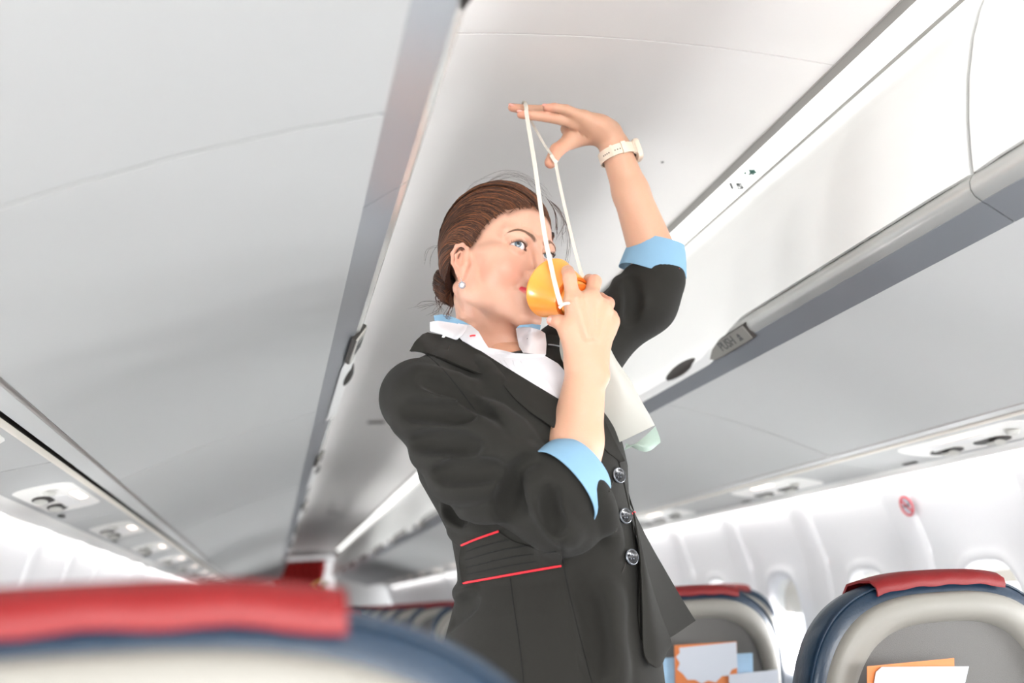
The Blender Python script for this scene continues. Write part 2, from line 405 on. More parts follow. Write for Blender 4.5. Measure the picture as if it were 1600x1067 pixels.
def service_unit(sgn, yc, label, group, ln):
    t = empty('service_unit', (sgn * 1.02, yc, ZC + 0.285), label, 'service unit', group)
    def Q(w, y, e=0.0):   # point on the sloped panel plane, e metres below it
        z = 0.2995 + (w - 0.948) * (0.2725 - 0.2995) / (1.098 - 0.948)
        return (sgn * (w - 0.17 * e), yc + y, ZC + z - e)
    def sheet(nm, pts, e, M, th=0.0015):
        n = len(pts); V = [Q(w, y, e) for w, y in pts] + [Q(w, y, e - th) for w, y in pts]
        F = [tuple(range(n)), tuple(range(n, 2 * n))[::-1]] + [(i, (i + 1) % n, (i + 1) % n + n, i + n) for i in range(n)]
        return MB().add(V, F).build(nm, M, t, smooth=False)
    h = ln / 2 - 0.003
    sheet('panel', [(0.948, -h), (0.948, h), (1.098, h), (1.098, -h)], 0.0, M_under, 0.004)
    def ellp(cw, cy, a, b, n=24): return [(cw + a * math.sin(q), cy + b * math.cos(q)) for q in np.linspace(0, 2 * math.pi, n, endpoint=False)]
    def rrect(cw, cy, a, b, r, n=5):
        out = []
        for (sx, sy, q0) in ((1, 1, 0), (-1, 1, 90), (-1, -1, 180), (1, -1, 270)):
            for i in range(n):
                q = math.radians(q0 + 90 * i / (n - 1)); out.append((cw + sx * (a - r) + r * math.cos(q), cy + sy * (b - r) + r * math.sin(q)))
        return out
    sheet('surround', rrect(1.022, 0.0, 0.060, 0.24, 0.05), 0.0012, M_white)
    sheet('reading_light', rrect(0.980, 0.0, 0.0095, 0.072, 0.009), 0.003, M_lens)
    for i, cy in enumerate((-0.075, 0.095)):
        v = sheet('air_vent', ellp(1.050, cy + 0.04, 0.022, 0.060), 0.0028, M_dark)
        f_ = MB(); c = np.array(Q(1.052, cy + 0.03, 0.009)); f_.tube([c - [0, 0.016, 0.0], c + [0.0, 0.022, 0.0]], [0.016, 0.010], 10, flat=0.4)
        f_ = f_.build('vent_flap', M_vent, t)
    sheet('call_panel', [(0.998, -0.055), (1.028, -0.075), (1.034, 0.16), (0.998, 0.13)], 0.003, M_bin)
    mb = MB(); c = np.array(Q(1.018, -0.145, 0.003)); mb.tube([c, c - [0, 0, 0.008]], [0.016, 0.012], 16); mb.build('call_button', M_vent, t)
    sheet('small_slot', rrect(1.075, 0.33, 0.006, 0.03, 0.004), 0.003, M_dark)
    return t
service_rail(1, 'right'); service_rail(-1, 'left')
for sgn, side, ys, pitch in ((1, 'right', 2.12, 1.0), (-1, 'left', 2.62, 1.0)):
    k0 = -4
    for k in range(k0, 14):
        yc = ys + pitch * k
        if yc < YB + 0.5 or yc > YF - 0.5: continue
        if k < 0: lab = 'service panel under the %s bins level with or behind the camera, row %s' % (side, ORD[-k - 1])
        elif k == 0: lab = 'nearest lit service panel with two dark vents under the %s bins' % side
        else: lab = 'service panel with reading light and vents, %s along the %s side' % (ORD[min(k, 14)], side)
        service_unit(sgn, yc, lab, '%s-hand service panels' % side, pitch)

# ---------------------------------------------------------------- side walls with ribs and windows
WP = 0.58; W0 = 2.75           # rib pitch and a rib position
def wall_w(z):                 # wall half width against relative height
    return np.interp(z, [-1.12, -0.6, -0.2, 0.05, 0.2, 0.285, 0.33], [1.16, 1.255, 1.27, 1.252, 1.215, 1.180, 1.165])
def wall_panel(sgn, ya, parent):
    """one panel between two ribs with a rounded window opening"""
    yc = ya + WP / 2; zc = -0.155; hw, hh, r = 0.115, 0.165, 0.09
    n = 48; hole = []
    for i in range(n):
        a = 2 * math.pi * i / n; c, s = math.cos(a), math.sin(a)
        k = 1.0 / ((abs(c) / hw) ** 3.2 + (abs(s) / hh) ** 3.2) ** (1 / 3.2)
        hole.append((k * c, k * s))
    hole = np.array(hole)
    half = np.array([WP / 2 - 0.072, 0]); zt, zb = 0.33, -0.62
    outer = []
    for i in range(n):
        a = 2 * math.pi * i / n; c, s = math.cos(a), math.sin(a)
        hy = half[0]; k = 1e9
        if abs(c) > 1e-9: k = min(k, hy / abs(c))
        if s > 1e-9: k = min(k, (zt - zc) / s)
        if s < -1e-9: k = min(k, (zb - zc) / s)
        outer.append((k * c, k * s))
    outer = np.array(outer)
    rings = []
    rings.append((hole * 0.93, 0.075)); rings.append((hole * 0.96, 0.035)); rings.append((hole, 0.010)); rings.append((hole * 1.06, -0.002)); rings.append((hole * 1.13, -0.006)); rings.append((hole * 1.22, -0.003))
    b = hole * 1.32
    for f in (0.0, 0.3, 0.6, 0.85, 1.0): rings.append((b + (outer - b) * f, 0.0))
    G = []
    for R_, out in rings:
        G.append([(sgn * (wall_w(zc + q[1]) + out), yc + q[0], ZC + zc + q[1]) for q in R_])
    o = MB().grid(np.array(G), closev=True).build('sidewall_panel', M_wall, parent, sharp=60)
    return yc, zc, hole
def rib(sgn, y, parent):
    zs = np.linspace(0.33, -0.62, 20); G = []
    for (dy, dw) in ((-0.075, 0.0), (-0.062, -0.006), (-0.045, -0.010), (0.045, -0.010), (0.062, -0.006), (0.075, 0.0)):
        G.append([(sgn * (wall_w(z) + dw), y + dy, ZC + z) for z in zs])
    MB().grid(np.array(G)).build('wall_rib', M_wall, parent, sharp=50)
for sgn, side in ((1, 'right'), (-1, 'left')):
    w = empty('wall_%s' % side); tag(w, kind='structure')
    k = -9; wn = 0
    while True:
        y = W0 + WP * k
        if y + WP > YF: break
        if y > YB:
            rib(sgn, y, w); yc, zc, hole = wall_panel(sgn, y, w)
            if -0.2 < yc < 12:
                wn += 1
                wi = empty('window_%d' % (wn if sgn > 0 else wn + 40), (sgn * 1.3, yc, ZC + zc)); tag(wi, kind='structure')
                n = len(hole)
                V = [(sgn * (wall_w(zc + q[1]) + 0.073), yc + q[0], ZC + zc + q[1]) for q in hole * 0.94]
                MB().add(V, [tuple(range(n))]).build('pane', M_glass, wi, smooth=False)
                G = [[(sgn * (wall_w(zc + q[1]) + o_), yc + q[0], ZC + zc + q[1]) for q in hole * f] for f, o_ in ((0.97, 0.03), (0.86, 0.055), (0.90, 0.072))]
                MB().grid(np.array(G), closev=True).build('window_frame', M_white, wi)
                # shade pulled partly down
                top = [(q[0], q[1]) for q in hole * 0.93]
                cut = 0.165 - (0.05 + 0.10 * ((wn * 37) % 5) / 5)
                pts = [(a_, max(b_, cut)) for a_, b_ in top]
                V = [(sgn * (wall_w(zc + b_) + 0.050), yc + a_, ZC + zc + b_) for a_, b_ in pts]
                MB().add(V, [tuple(range(n))]).build('shade', M_cream, wi, smooth=False)
        k += 1
    side_strip('lower_wall', [(wall_w(z) - 0.002, z) for z in np.linspace(-0.60, -1.12, 6)], YB, YF, M_grey, w, sgn)
    side_strip('wall_top', [(1.165, 0.33), (1.20, 0.40)], YB, YF, M_wall, w, sgn)
# no-smoking sign on a rib of the right wall
def on_wall(px, py, e=0.018):
    v = ray(px, py); z = 0.18
    for _ in range(5):
        W = wall_w(z) - e; k_ = (W - CAMP[0]) / v[0]; z = v[2] * k_
    return CAMP + v * k_
c = on_wall(1418, 790); t = empty('no_smoking_sign', tuple(c), 'small round red and white no smoking sign on the right wall', 'sign')
nx = np.array([-1, 0, -0.25]); nx /= np.linalg.norm(nx); ty = np.array([0, 1.0, 0]); tz = np.cross(nx, ty); tz = -tz if tz[2] < 0 else tz
def ringpts(r, n=32): return [c + r * (math.cos(a) * ty + math.sin(a) * tz) + nx * 0.0015 for a in np.linspace(0, 2 * math.pi, n, endpoint=False)]
V = ringpts(0.031); MB().add(V + [v + nx * 0.0006 for v in V], [tuple(range(32)), tuple(range(32, 64))] + [(i, (i + 1) % 32, (i + 1) % 32 + 32, i + 32) for i in range(32)]).build('disc', M_paper, t, smooth=False)
g = MB(); R_ = np.array(ringpts(0.027) + ringpts(0.027)[:1]); g.tube(R_ + nx * 0.001, 0.0032, 6)
g.tube([c + nx * 0.003 + 0.019 * (ty + tz), c + nx * 0.003 - 0.019 * (ty + tz)], 0.0025, 6); g.build('red_ring', M_redp, t)
g = MB(); g.tube([c + nx * 0.0025 + 0.016 * ty, c + nx * 0.0025 - 0.008 * ty], 0.003, 6); g.tube([c + nx * 0.0025 - 0.010 * ty, c + nx * 0.0025 - 0.014 * ty + 0.010 * tz], 0.0015, 6); g.build('cigarette_mark', M_print, t)

# ---------------------------------------------------------------- forward bulkhead, doorway and curtain
tag(MB().box((-0.85, YF + 0.20, 1.0), (0.43, 0.03, 1.0)).box((0.87, YF + 0.20, 1.0), (0.43, 0.03, 1.0)).box((0, YF + 0.20, 2.0), (1.3, 0.03, 0.07)).build('wall_front', M_bulk, None, smooth=False), kind='structure')
tag(MB().box((0, YF + 1.6, 1.0), (1.3, 0.03, 1.05)).build('wall_galley', M_bulk, None, smooth=False), kind='structure')
t = empty('galley_curtain', (0, YF + 0.12, 0.05), 'gathered dark red curtain hanging at the far end of the aisle', 'curtain')
G = []
for z in np.linspace(0.1, 1.86, 14):
    pinch = 1 - 0.22 * math.exp(-((z - 1.45) / 0.16) ** 2)
    G.append([(-0.13 + (u - 0.5) * 0.86 * pinch, YF + 0.12 + 0.035 * math.sin(u * 46), z) for u in np.linspace(0, 1, 90)])
o = MB().grid(np.array(G)).build('cloth', M_curt, t); solid(o, 0.004)
MB().tube([(-0.62, YF + 0.12, 1.87), (0.40, YF + 0.12, 1.87)], 0.012, 10).build('rod', M_rail, t)
t2 = MB(); t2.tube(cr([(0.22, YF + 0.127, 1.56), (0.10, YF + 0.0, 1.46), (0.16, YF + 0.128, 1.36), (0.26, YF + 0.12, 1.34)], 20), 0.055, 8, flat=0.4)
t2.build('tie_back', M_tie, t)
MB().tube(cr([(0.30, YF + 0.124, 1.52), (0.24, YF + 0.02, 1.40), (0.30, YF + 0.126, 1.26), (0.36, YF + 0.122, 1.2)], 16), 0.035, 8, flat=0.4).build('tie_cord', M_tie2, t)
# ================================================================ seats
def seat_outline(w, h, n=64, px=3.0, top=None):
    """half-superellipse-topped outline, local (x,z): z from 0 up to h"""
    pts = []
    for i in range(n):
        a = math.pi * i / (n - 1)
        c, s = math.cos(a), math.sin(a)
        k = 1.0 / ((abs(c)) ** px + (abs(s)) ** px) ** (1 / px)
        pts.append((w * k * c, h - 0.26 + 0.26 * k * s))
    return pts
def make_seat():
    """aircraft seat facing +Y; local origin on the floor under the middle of the backrest top"""
    t = empty('aircraft_seat')
    H = 1.112; lean = 0.16
    def L(x, z, d):  # point on backrest at local depth d (towards -Y = rear), z height
        return (x, -d - lean * (z - 0.45) + lean * 0.67, z)
    # leather backrest: thick rounded slab
    W = 0.232
    def ring(w, hh, d, zb=0.42):
        o = [(x, z) for x, z in seat_outline(w, hh)]
        o = [(w * 0.93, zb)] + [(w * 0.985, zb + 0.2)] + o + [(-w * 0.985, zb + 0.2)] + [(-w * 0.93, zb)]
        return [L(x, z, d) for x, z in o]
    G = [ring(W * 0.55, H - 0.09, -0.078), ring(W * 0.86, H - 0.025, -0.072), ring(W * 0.97, H - 0.004, -0.050), ring(W, H, -0.020), ring(W * 0.995, H - 0.001, 0.006), ring(W * 0.955, H - 0.011, 0.026), ring(W * 0.90, H - 0.030, 0.030), ring(W * 0.6, H - 0.09, 0.026)]
    mb = MB(); mb.grid(np.array(G), capu=True); mb.build('backrest', M_leather, t, sharp=60)
    # seam bead along the leather edge
    sp = np.array(ring(W * 0.985, H - 0.004, 0.016)); mb = MB(); mb.tube(sp, 0.0022, 6); mb.build('seam', M_leather, t)
    # moulded shell ring at the rear
    G = [ring(W * 0.925, H - 0.024, 0.026), ring(W * 0.915, H - 0.026, 0.040), ring(W * 0.89, H - 0.032, 0.046), ring(W * 0.81, H - 0.054, 0.049), ring(W * 0.775, H - 0.064, 0.044), ring(W * 0.765, H - 0.070, 0.032)]
    mb = MB(); mb.grid(np.array(G)); mb.build('shell', M_shell, t, sharp=50)
    r = ring(W * 0.77, H - 0.069, 0.033); mb = MB(); mb.add(r, [tuple(range(len(r)))]); mb.build('rear_panel', M_panel, t, smooth=False)
    # red headrest cover folded over the top
    G = []
    for (d, dz, ex) in ((-0.079, -0.16, 0), (-0.081, -0.10, 0), (-0.078, -0.02, 0.001), (-0.055, 0.004, 0.004), (-0.02, 0.0085, 0.006), (0.010, 0.0075, 0.006), (0.027, -0.001, 0.004), (0.030, -0.009, 0.002), (0.029, -0.014, 0.001)):
        row = []
        for u in np.linspace(-1, 1, 21):
            x = u * 0.112 * (1 + ex)
            k = (abs(x) / W); zt = H - 0.26 + 0.26 * (1 - k ** 3) ** (1 / 3.0)
            jag = 0.0012 * math.sin(u * 13) if d > 0.02 else 0
            row.append(L(x, zt + dz + jag, d + (0.004 if d > 0 else 0)))
        G.append(row)
    o = MB().grid(np.array(G)).build('headrest_cover', M_redl, t); solid(o, 0.004, 0, 60)
    # literature pocket lip, cushion, armrests, legs
    mb = MB(); pts = [L(x, 0.80 - 0.012 * (1 - (x / 0.16) ** 2), 0.066) for x in np.linspace(-0.165, 0.165, 12)]; mb.tube(pts, 0.007, 8)
    G = [[L(x, z, 0.035 + 0.028 * math.sin((z - 0.55) / 0.25 * 1.6)) for x in np.linspace(-0.155, 0.155, 10)] for z in np.linspace(0.55, 0.79, 8)]
    mb.grid(np.array(G)); mb.build('pocket', M_leather, t)
    G = []
    for (y, w, z0, z1) in ((0.10, 0.20, 0.38, 0.44), (0.13, 0.225, 0.35, 0.47), (0.35, 0.23, 0.34, 0.468), (0.53, 0.23, 0.34, 0.47), (0.57, 0.215, 0.36, 0.45), (0.58, 0.18, 0.38, 0.43)):
        a = np.linspace(0, 2 * math.pi, 24, endpoint=False); zc_, hh_ = (z0 + z1) / 2, (z1 - z0) / 2
        G.append([(w * np.sign(math.cos(q)) * abs(math.cos(q)) ** 0.45, y, zc_ + hh_ * np.sign(math.sin(q)) * abs(math.sin(q)) ** 0.6) for q in a])
    MB().grid(np.array(G), closev=True, capu=True).build('cushion', M_leather, t)
    for sx in (-1, 1):
        G = []
        for (y, hx, z0, z1) in ((0.04, 0.016, 0.60, 0.64), (0.06, 0.02, 0.585, 0.645), (0.42, 0.02, 0.595, 0.64), (0.47, 0.014, 0.605, 0.63)):
            a = np.linspace(0, 2 * math.pi, 12, endpoint=False)
            G.append([(sx * 0.232 + hx * math.cos(q), y, (z0 + z1) / 2 + (z1 - z0) / 2 * math.sin(q)) for q in a])
        MB().grid(np.array(G), closev=True, capu=True).build('armrest', M_leather, t)
        mb = MB(); mb.tube([(sx * 0.15, 0.12, 0.36), (sx * 0.15, 0.02, 0.03), (sx * 0.15, 0.0, 0.006)], 0.014, 10); mb.build('leg', M_steel, t)
        mb = MB(); mb.tube([(sx * 0.15, 0.45, 0.36), (sx * 0.15, 0.50, 0.03), (sx * 0.15, 0.52, 0.006)], 0.014, 10); mb.build('leg', M_steel, t)
    return t
proto = make_seat()
SP = 1.0
used = False
def put_seat(x, y, label, group, z=0.0):
    global used
    o = proto if not used else copy_tree(proto); used = True
    o.location = (x, y, z); o.scale = (1, 1, 1); tag(o, label, 'seat', group)
    return o
# near seat on the left, directly in front of the camera
o = put_seat(-0.655, 0.60, 'large blurred seat back with red cover filling the lower left', 'left-hand seats'); o.scale = (1.28, 1.0, 1.017)
put_seat(0.468, 1.53, 'nearest right-hand aisle seat with sharp red cover', 'right-hand seats')
for k in range(0, 13):
    yr = 1.53 + SP * k; yl = 0.60 + SP * k
    if k > 0:
        put_seat(0.468, yr, 'right-hand aisle seat, %s back from the camera' % ORD[k] if k < 12 else 'very distant right-hand aisle seat, number %s of two last' % ORD[k - 12], 'right-hand seats')
    if k != 1: put_seat(0.965, yr, 'right-hand window seat, %s row from the camera' % ORD[k] if k < 12 else 'very distant right-hand window seat, %s of the last two' % ORD[k - 12], 'right-hand seats')
    if k > 1:
        put_seat(-0.455, yl, 'left-hand aisle seat, %s row ahead of the blurred near one' % ORD[k - 1] if k < 13 else 'last left-hand aisle seat by the bulkhead', 'left-hand seats')
        put_seat(-0.965, yl, 'left-hand window seat, %s row ahead of the blurred near one' % ORD[k - 1] if k < 13 else 'last left-hand window seat by the bulkhead', 'left-hand seats')

# leaflets and magazines in the two nearest right-hand pockets
def card(name, pts, M, label, cat, group, parts=(), base=None):
    """flat folded card standing in a pocket; pts pixel outline with depth"""
    Y = base
    V = [P(px, py, Y + dy) for px, py, dy in pts]; n = len(V)
    t = empty(name, tuple(np.mean(V, 0)), label, cat, group)
    def sl(nm, Vs, M_, off, th=0.0012):
        Vs = [v - np.array([0, off, 0]) for v in Vs]; m = len(Vs)
        MB().add(Vs + [v + np.array([0, th, 0]) for v in Vs], [tuple(range(m)), tuple(range(m, 2 * m))[::-1]] + [(i, (i + 1) % m, (i + 1) % m + m, i + m) for i in range(m)]).build(nm, M_, t, smooth=False)
    sl('cover', V, M, 0.0)
    for nm, pp, m_ in parts: sl(nm, [P(px, py, Y) for px, py in pp], m_, 0.0008 + 0.0008, 0.0006)
    return t
scallop = [(1061, 1012)] + [(1061 + 2 * math.sin(i), 1012 + i * 6) for i in range(1, 8)]
sc_pts = [(1061, 1012), (1150, 1003), (1152, 1043), (1143, 1046), (1138, 1056), (1128, 1056), (1118, 1066), (1106, 1063), (1096, 1068), (1086, 1062), (1074, 1062), (1066, 1052), (1058, 1046), (1062, 1036), (1056, 1026), (1062, 1020)]
yb = 2.53 - 0.075
card('safety_leaflet', [(1054, 1008, 0), (1151, 1002, 0), (1153, 1100, 0), (1056, 1104, 0)], M_orange, 'orange and white leaflet in the middle seat pocket', 'leaflet', 'seat pocket papers', [('white_print', sc_pts, M_paper)], yb)
card('magazine', [(1036, 1028, 0.004), (1176, 1020, 0.004), (1178, 1100, 0.004), (1038, 1100, 0.004)], M_bluep, 'blue magazine behind the orange leaflet', 'magazine', 'seat pocket papers', (), yb + 0.006)
card('folded_card', [(1139, 1054, 0), (1216, 1046, 0), (1217, 1100, 0), (1140, 1100, 0)], M_paper, 'white folded card right of the orange leaflet', 'card', 'seat pocket papers', (), yb - 0.006)
ya_ = 1.53 - 0.075
card('safety_leaflet', [(1355, 1041, 0), (1491, 1028, 0), (1493, 1120, 0), (1356, 1120, 0)], M_orange, 'orange leaflet in the nearest right-hand seat pocket', 'leaflet', 'seat pocket papers', (), ya_)
card('folded_card', [(1366, 1067, 0), (1369, 1050, 0), (1378, 1042, 0), (1514, 1041, 0), (1508, 1067, 0), (1505, 1110, 0), (1366, 1110, 0)], M_paper, 'white card in front of the orange leaflet, nearest seat', 'card', 'seat pocket papers', (), ya_ - 0.005)
# ================================================================ implicit modelling: smooth-blended solids -> one surface
def smin(a, b, k):
    if k <= 0: return np.minimum(a, b)
    h = np.maximum(k - np.abs(a - b), 0) / k
    return np.minimum(a, b) - h * h * k * 0.25
def f_ell(c, r, R=None):
    c = np.array(c, float); r = np.array(r, float); Rt = None if R is None else np.array(R, float)
    def f(X):
        p = X - c
        if Rt is not None: p = p @ Rt            # columns of R = local axes
        k0 = np.linalg.norm(p / r, axis=-1); k1 = np.linalg.norm(p / (r * r), axis=-1) + 1e-9
        return k0 * (k0 - 1) / k1
    m = float(max(r)); return f, c - m, c + m
def f_cap(a, b, ra, rb=None):
    a = np.array(a, float); b = np.array(b, float); rb = ra if rb is None else rb
    ab = b - a; L2 = ab.dot(ab) + 1e-12
    def f(X):
        p = X - a; t = np.clip(p @ ab / L2, 0, 1)
        return np.linalg.norm(p - t[..., None] * ab, axis=-1) - (ra + (rb - ra) * t)
    m = max(ra, rb); return f, np.minimum(a, b) - m, np.maximum(a, b) + m
class SDF:
    def __init__(s, lo, hi, h):
        s.lo = np.array(lo, float); s.h = h; s.n = np.ceil((np.array(hi) - s.lo) / h).astype(int) + 1
        s.D = np.full(s.n, 0.05, np.float32)
    def add(s, prim, k=0.01, op='u'):
        f, lo, hi = prim; m = k + 2.5 * s.h
        i0 = np.clip(np.floor((lo - m - s.lo) / s.h).astype(int), 0, s.n); i1 = np.clip(np.ceil((hi + m - s.lo) / s.h).astype(int) + 1, 0, s.n)
        if np.any(i1 <= i0): return s
        ax = [s.lo[a] + s.h * np.arange(i0[a], i1[a]) for a in range(3)]
        X = np.stack(np.meshgrid(*ax, indexing='ij'), -1)
        d = f(X).astype(np.float32); sl = tuple(slice(i0[a], i1[a]) for a in range(3)); A = s.D[sl]
        s.D[sl] = smin(A, d, k) if op == 'u' else -smin(-A, d, k)
        return s
    def chain(s, pts, rs, k=0.006, k2=None):
        for i in range(len(pts) - 1): s.add(f_cap(pts[i], pts[i + 1], rs[i], rs[i + 1]), k if (i == 0 or k2 is None) else k2)
        return s
    def mesh(s, smooth=1):
        D = s.D; D[0] = D[-1] = 0.05; D[:, 0] = D[:, -1] = 0.05; D[:, :, 0] = D[:, :, -1] = 0.05
        S = D < 0; nx, ny, nz = D.shape
        cnt = np.zeros((nx - 1, ny - 1, nz - 1), np.int8)
        for a in (0, 1):
            for b in (0, 1):
                for c in (0, 1): cnt += S[a:nx - 1 + a, b:ny - 1 + b, c:nz - 1 + c]
        act = (cnt > 0) & (cnt < 8); idx = np.argwhere(act); nid = np.full(act.shape, -1, np.int32); nid[act] = np.arange(len(idx))
        cor = np.array([(a, b, c) for a in (0, 1) for b in (0, 1) for c in (0, 1)])
        vals = np.stack([D[idx[:, 0] + c[0], idx[:, 1] + c[1], idx[:, 2] + c[2]] for c in cor], 1)
        acc = np.zeros((len(idx), 3)); w = np.zeros(len(idx))
        for i in range(8):
            for j in range(i + 1, 8):
                if np.abs(cor[i] - cor[j]).sum() != 1: continue
                va, vb = vals[:, i], vals[:, j]; cr_ = (va < 0) != (vb < 0)
                t = np.where(cr_, va / (va - vb + 1e-12), 0)
                acc += np.where(cr_[:, None], cor[i] + t[:, None] * (cor[j] - cor[i]), 0); w += cr_
        V = (idx + acc / w[:, None]) * s.h + s.lo
        F = []
        for ax in range(3):
            o1, o2 = [(1, 2), (2, 0), (0, 1)][ax]
            sl0 = [slice(1, -1)] * 3; sl0[ax] = slice(0, -1); sl1 = list(sl0); sl1[ax] = slice(1, None)
            a = S[tuple(sl0)]; b = S[tuple(sl1)]; e = np.argwhere(a != b)
            if not len(e): continue
            ins = a[a != b]
            off = np.array([1, 1, 1]); off[ax] = 0; e = e + off
            def cell(d1, d2):
                q = e.copy(); q[:, o1] -= d1; q[:, o2] -= d2; return nid[q[:, 0], q[:, 1], q[:, 2]]
            q = np.stack([cell(1, 1), cell(0, 1), cell(0, 0), cell(1, 0)], 1)
            q[~ins] = q[~ins][:, ::-1]; F.append(q)
        F = np.vstack(F)
        for _ in range(smooth):
            E = np.vstack([F[:, [0, 1]], F[:, [1, 2]], F[:, [2, 3]], F[:, [3, 0]]]); n = len(V)
            E = np.vstack([E, E[:, ::-1]]); deg = np.bincount(E[:, 0], minlength=n)
            A = np.stack([np.bincount(E[:, 0], V[E[:, 1], c], minlength=n) for c in range(3)], 1) / np.maximum(deg, 1)[:, None]
            V = V * 0.4 + A * 0.6
        return V, F
def Rxyz(rx, ry, rz):
    c, s_ = math.cos, math.sin
    Rx = np.array([[1, 0, 0], [0, c(rx), -s_(rx)], [0, s_(rx), c(rx)]]); Ry = np.array([[c(ry), 0, s_(ry)], [0, 1, 0], [-s_(ry), 0, c(ry)]]); Rz = np.array([[c(rz), -s_(rz), 0], [s_(rz), c(rz), 0], [0, 0, 1]])
    return Rz @ Ry @ Rx
def set_color(o, C):
    me = o.data; a = me.color_attributes.new('tint', 'FLOAT_COLOR', 'POINT')
    C = np.c_[C, np.ones(len(C))].astype(np.float32); a.data.foreach_set('color', C.ravel())

M_skin = mat('skin', (232, 190, 164), 0.45, sss=0.25, attr='tint', bump=0.25, scale=700, spec=0.4)
M_hair = mat('hair_strands', (92, 52, 34), 0.5, attr='tint', spec=0.35)
M_hairb = mat('hair_base', (52, 30, 22), 0.7)
M_brow = mat('brow_hair', (116, 86, 68), 0.8)
M_lash = mat('lash_hair', (36, 24, 20), 0.6)
M_jacket = mat('black_suit_wool', (41, 40, 37), 0.85, bump=0.5, scale=1300, sheen=0.05, spec=0.12)
M_shirt = mat('white_shirt_cotton', (216, 217, 222), 0.8, bump=0.15, scale=1400)
M_blue = mat('blue_shirt_cotton', (122, 160, 186), 0.8, bump=0.2, scale=1400)
M_pipe = mat('red_piping', (226, 40, 52), 0.5)
M_btn = mat('black_button', (32, 33, 36), 0.2, coat=0.5)
M_btnr = mat('button_rim', (120, 124, 130), 0.2, metal=0.6)
M_jew = mat('crystal', (225, 228, 235), 0.08, metal=0.7)
M_nail = mat('nail', (216, 148, 134), 0.25, coat=0.4)
M_mask = mat('orange_silicone', (246, 156, 62), 0.28, sss=0.15, coat=0.3)
M_maskd = mat('orange_silicone_dark', (224, 108, 30), 0.35)
M_elast = mat('white_elastic', (214, 208, 196), 0.7, bump=0.3, scale=900)
M_bag = mat('frosted_bag_film', (186, 186, 178), 0.35, alpha=0.86)
M_bagg = mat('frosted_bag_end', (160, 178, 166), 0.35, alpha=0.8)
M_watch = mat('cream_watch_strap', (222, 205, 186), 0.5)

# ================================================================ head (own frame: +x her right, +y face, +z up; origin between the eyes' level and ears)
HR = Rxyz(math.radians(-5.83), math.radians(-5.9), math.radians(-149.0)); HO = np.array([-0.1805, 1.6, 1.6542]); HS = 1.026
def hw(p): return HO + HS * (np.atleast_2d(np.array(p, float)) @ HR.T)
def hl(p): return ((np.atleast_2d(np.array(p, float)) - HO) @ HR) / HS
S = SDF((-0.10, -0.125, -0.29), (0.115, 0.125, 0.135), 0.00125)
A = S.add
A(f_ell((0, -0.018, 0.030), (0.070, 0.090, 0.083)), 0.0)
A(f_ell((0, 0.030, 0.042), (0.061, 0.051, 0.050)), 0.02)
A(f_ell((0, 0.028, -0.040), (0.054, 0.054, 0.070)), 0.03)
for sx in (1, -1):
    A(f_cap((sx * 0.050, -0.004, -0.062), (sx * 0.012, 0.070, -0.104), 0.016, 0.014), 0.022)
    A(f_cap((sx * 0.060, 0.000, -0.010), (sx * 0.050, -0.004, -0.062), 0.014, 0.014), 0.02)
    A(f_ell((sx * 0.038, 0.052, -0.034), (0.026, 0.026, 0.026)), 0.02)
    A(f_ell((sx * 0.052, 0.036, -0.010), (0.016, 0.030, 0.014)), 0.014)
    A(f_cap((sx * 0.046, 0.064, 0.020), (sx * 0.015, 0.080, 0.017), 0.009, 0.008), 0.014)
A(f_ell((0, 0.076, -0.107), (0.017, 0.013, 0.012)), 0.016)
A(f_ell((0, 0.076, -0.075), (0.027, 0.016, 0.021)), 0.014)
# eye sockets
for sx in (1, -1):
    A(f_ell((sx * 0.031, 0.096, -0.001), (0.018, 0.016, 0.011)), 0.012, 's')
# nose
A(f_cap((0, 0.080, 0.010), (0, 0.095, -0.028), 0.0065, 0.0075), 0.012)
A(f_ell((0, 0.1005, -0.040), (0.0102, 0.0105, 0.0094)), 0.009)
for sx in (1, -1):
    A(f_ell((sx * 0.0115, 0.0905, -0.0425), (0.0082, 0.0112, 0.0084)), 0.006)
    A(f_ell((sx * 0.0065, 0.0945, -0.0505), (0.0033, 0.0055, 0.0040)), 0.003, 's')
    A(f_cap((sx * 0.021, 0.083, -0.045), (sx * 0.029, 0.076, -0.062), 0.0018), 0.007, 's')
# eyelids: thin shell around each eyeball with an almond opening
EY = {}
for sx in (1, -1):
    ec = np.array([sx * 0.0303, 0.0705, -0.0005]); EY[sx] = ec
    A(f_ell(ec, (0.0140, 0.0138, 0.0138)), 0.005)
    def fo(X, ec=ec, sx=sx):
        x = (X[..., 0] - ec[0]) * sx; z = X[..., 2] - ec[2] - 0.0012 * (x / 0.013) ; q = 1 - np.clip(np.abs(x) / 0.0155, 0, 1.3) ** 2
        up = 0.0056 * q; lo = -0.0048 * q
        return np.maximum(np.maximum(z - up, lo - z) * 0.9, 0.067 - X[..., 1])
    A((fo, ec - [0.017, 0.001, 0.009], ec + [0.017, 0.03, 0.009]), 0.0008, 's')
    # upper lid crease
    pts = [ec + [x, 0.0128 - 22 * x * x, 0.0088 - 26 * x * x] for x in np.linspace(-0.0135, 0.0135, 7)]
    for a, b in zip(pts[:-1], pts[1:]): A(f_cap(a, b, 0.0008), 0.003, 's')
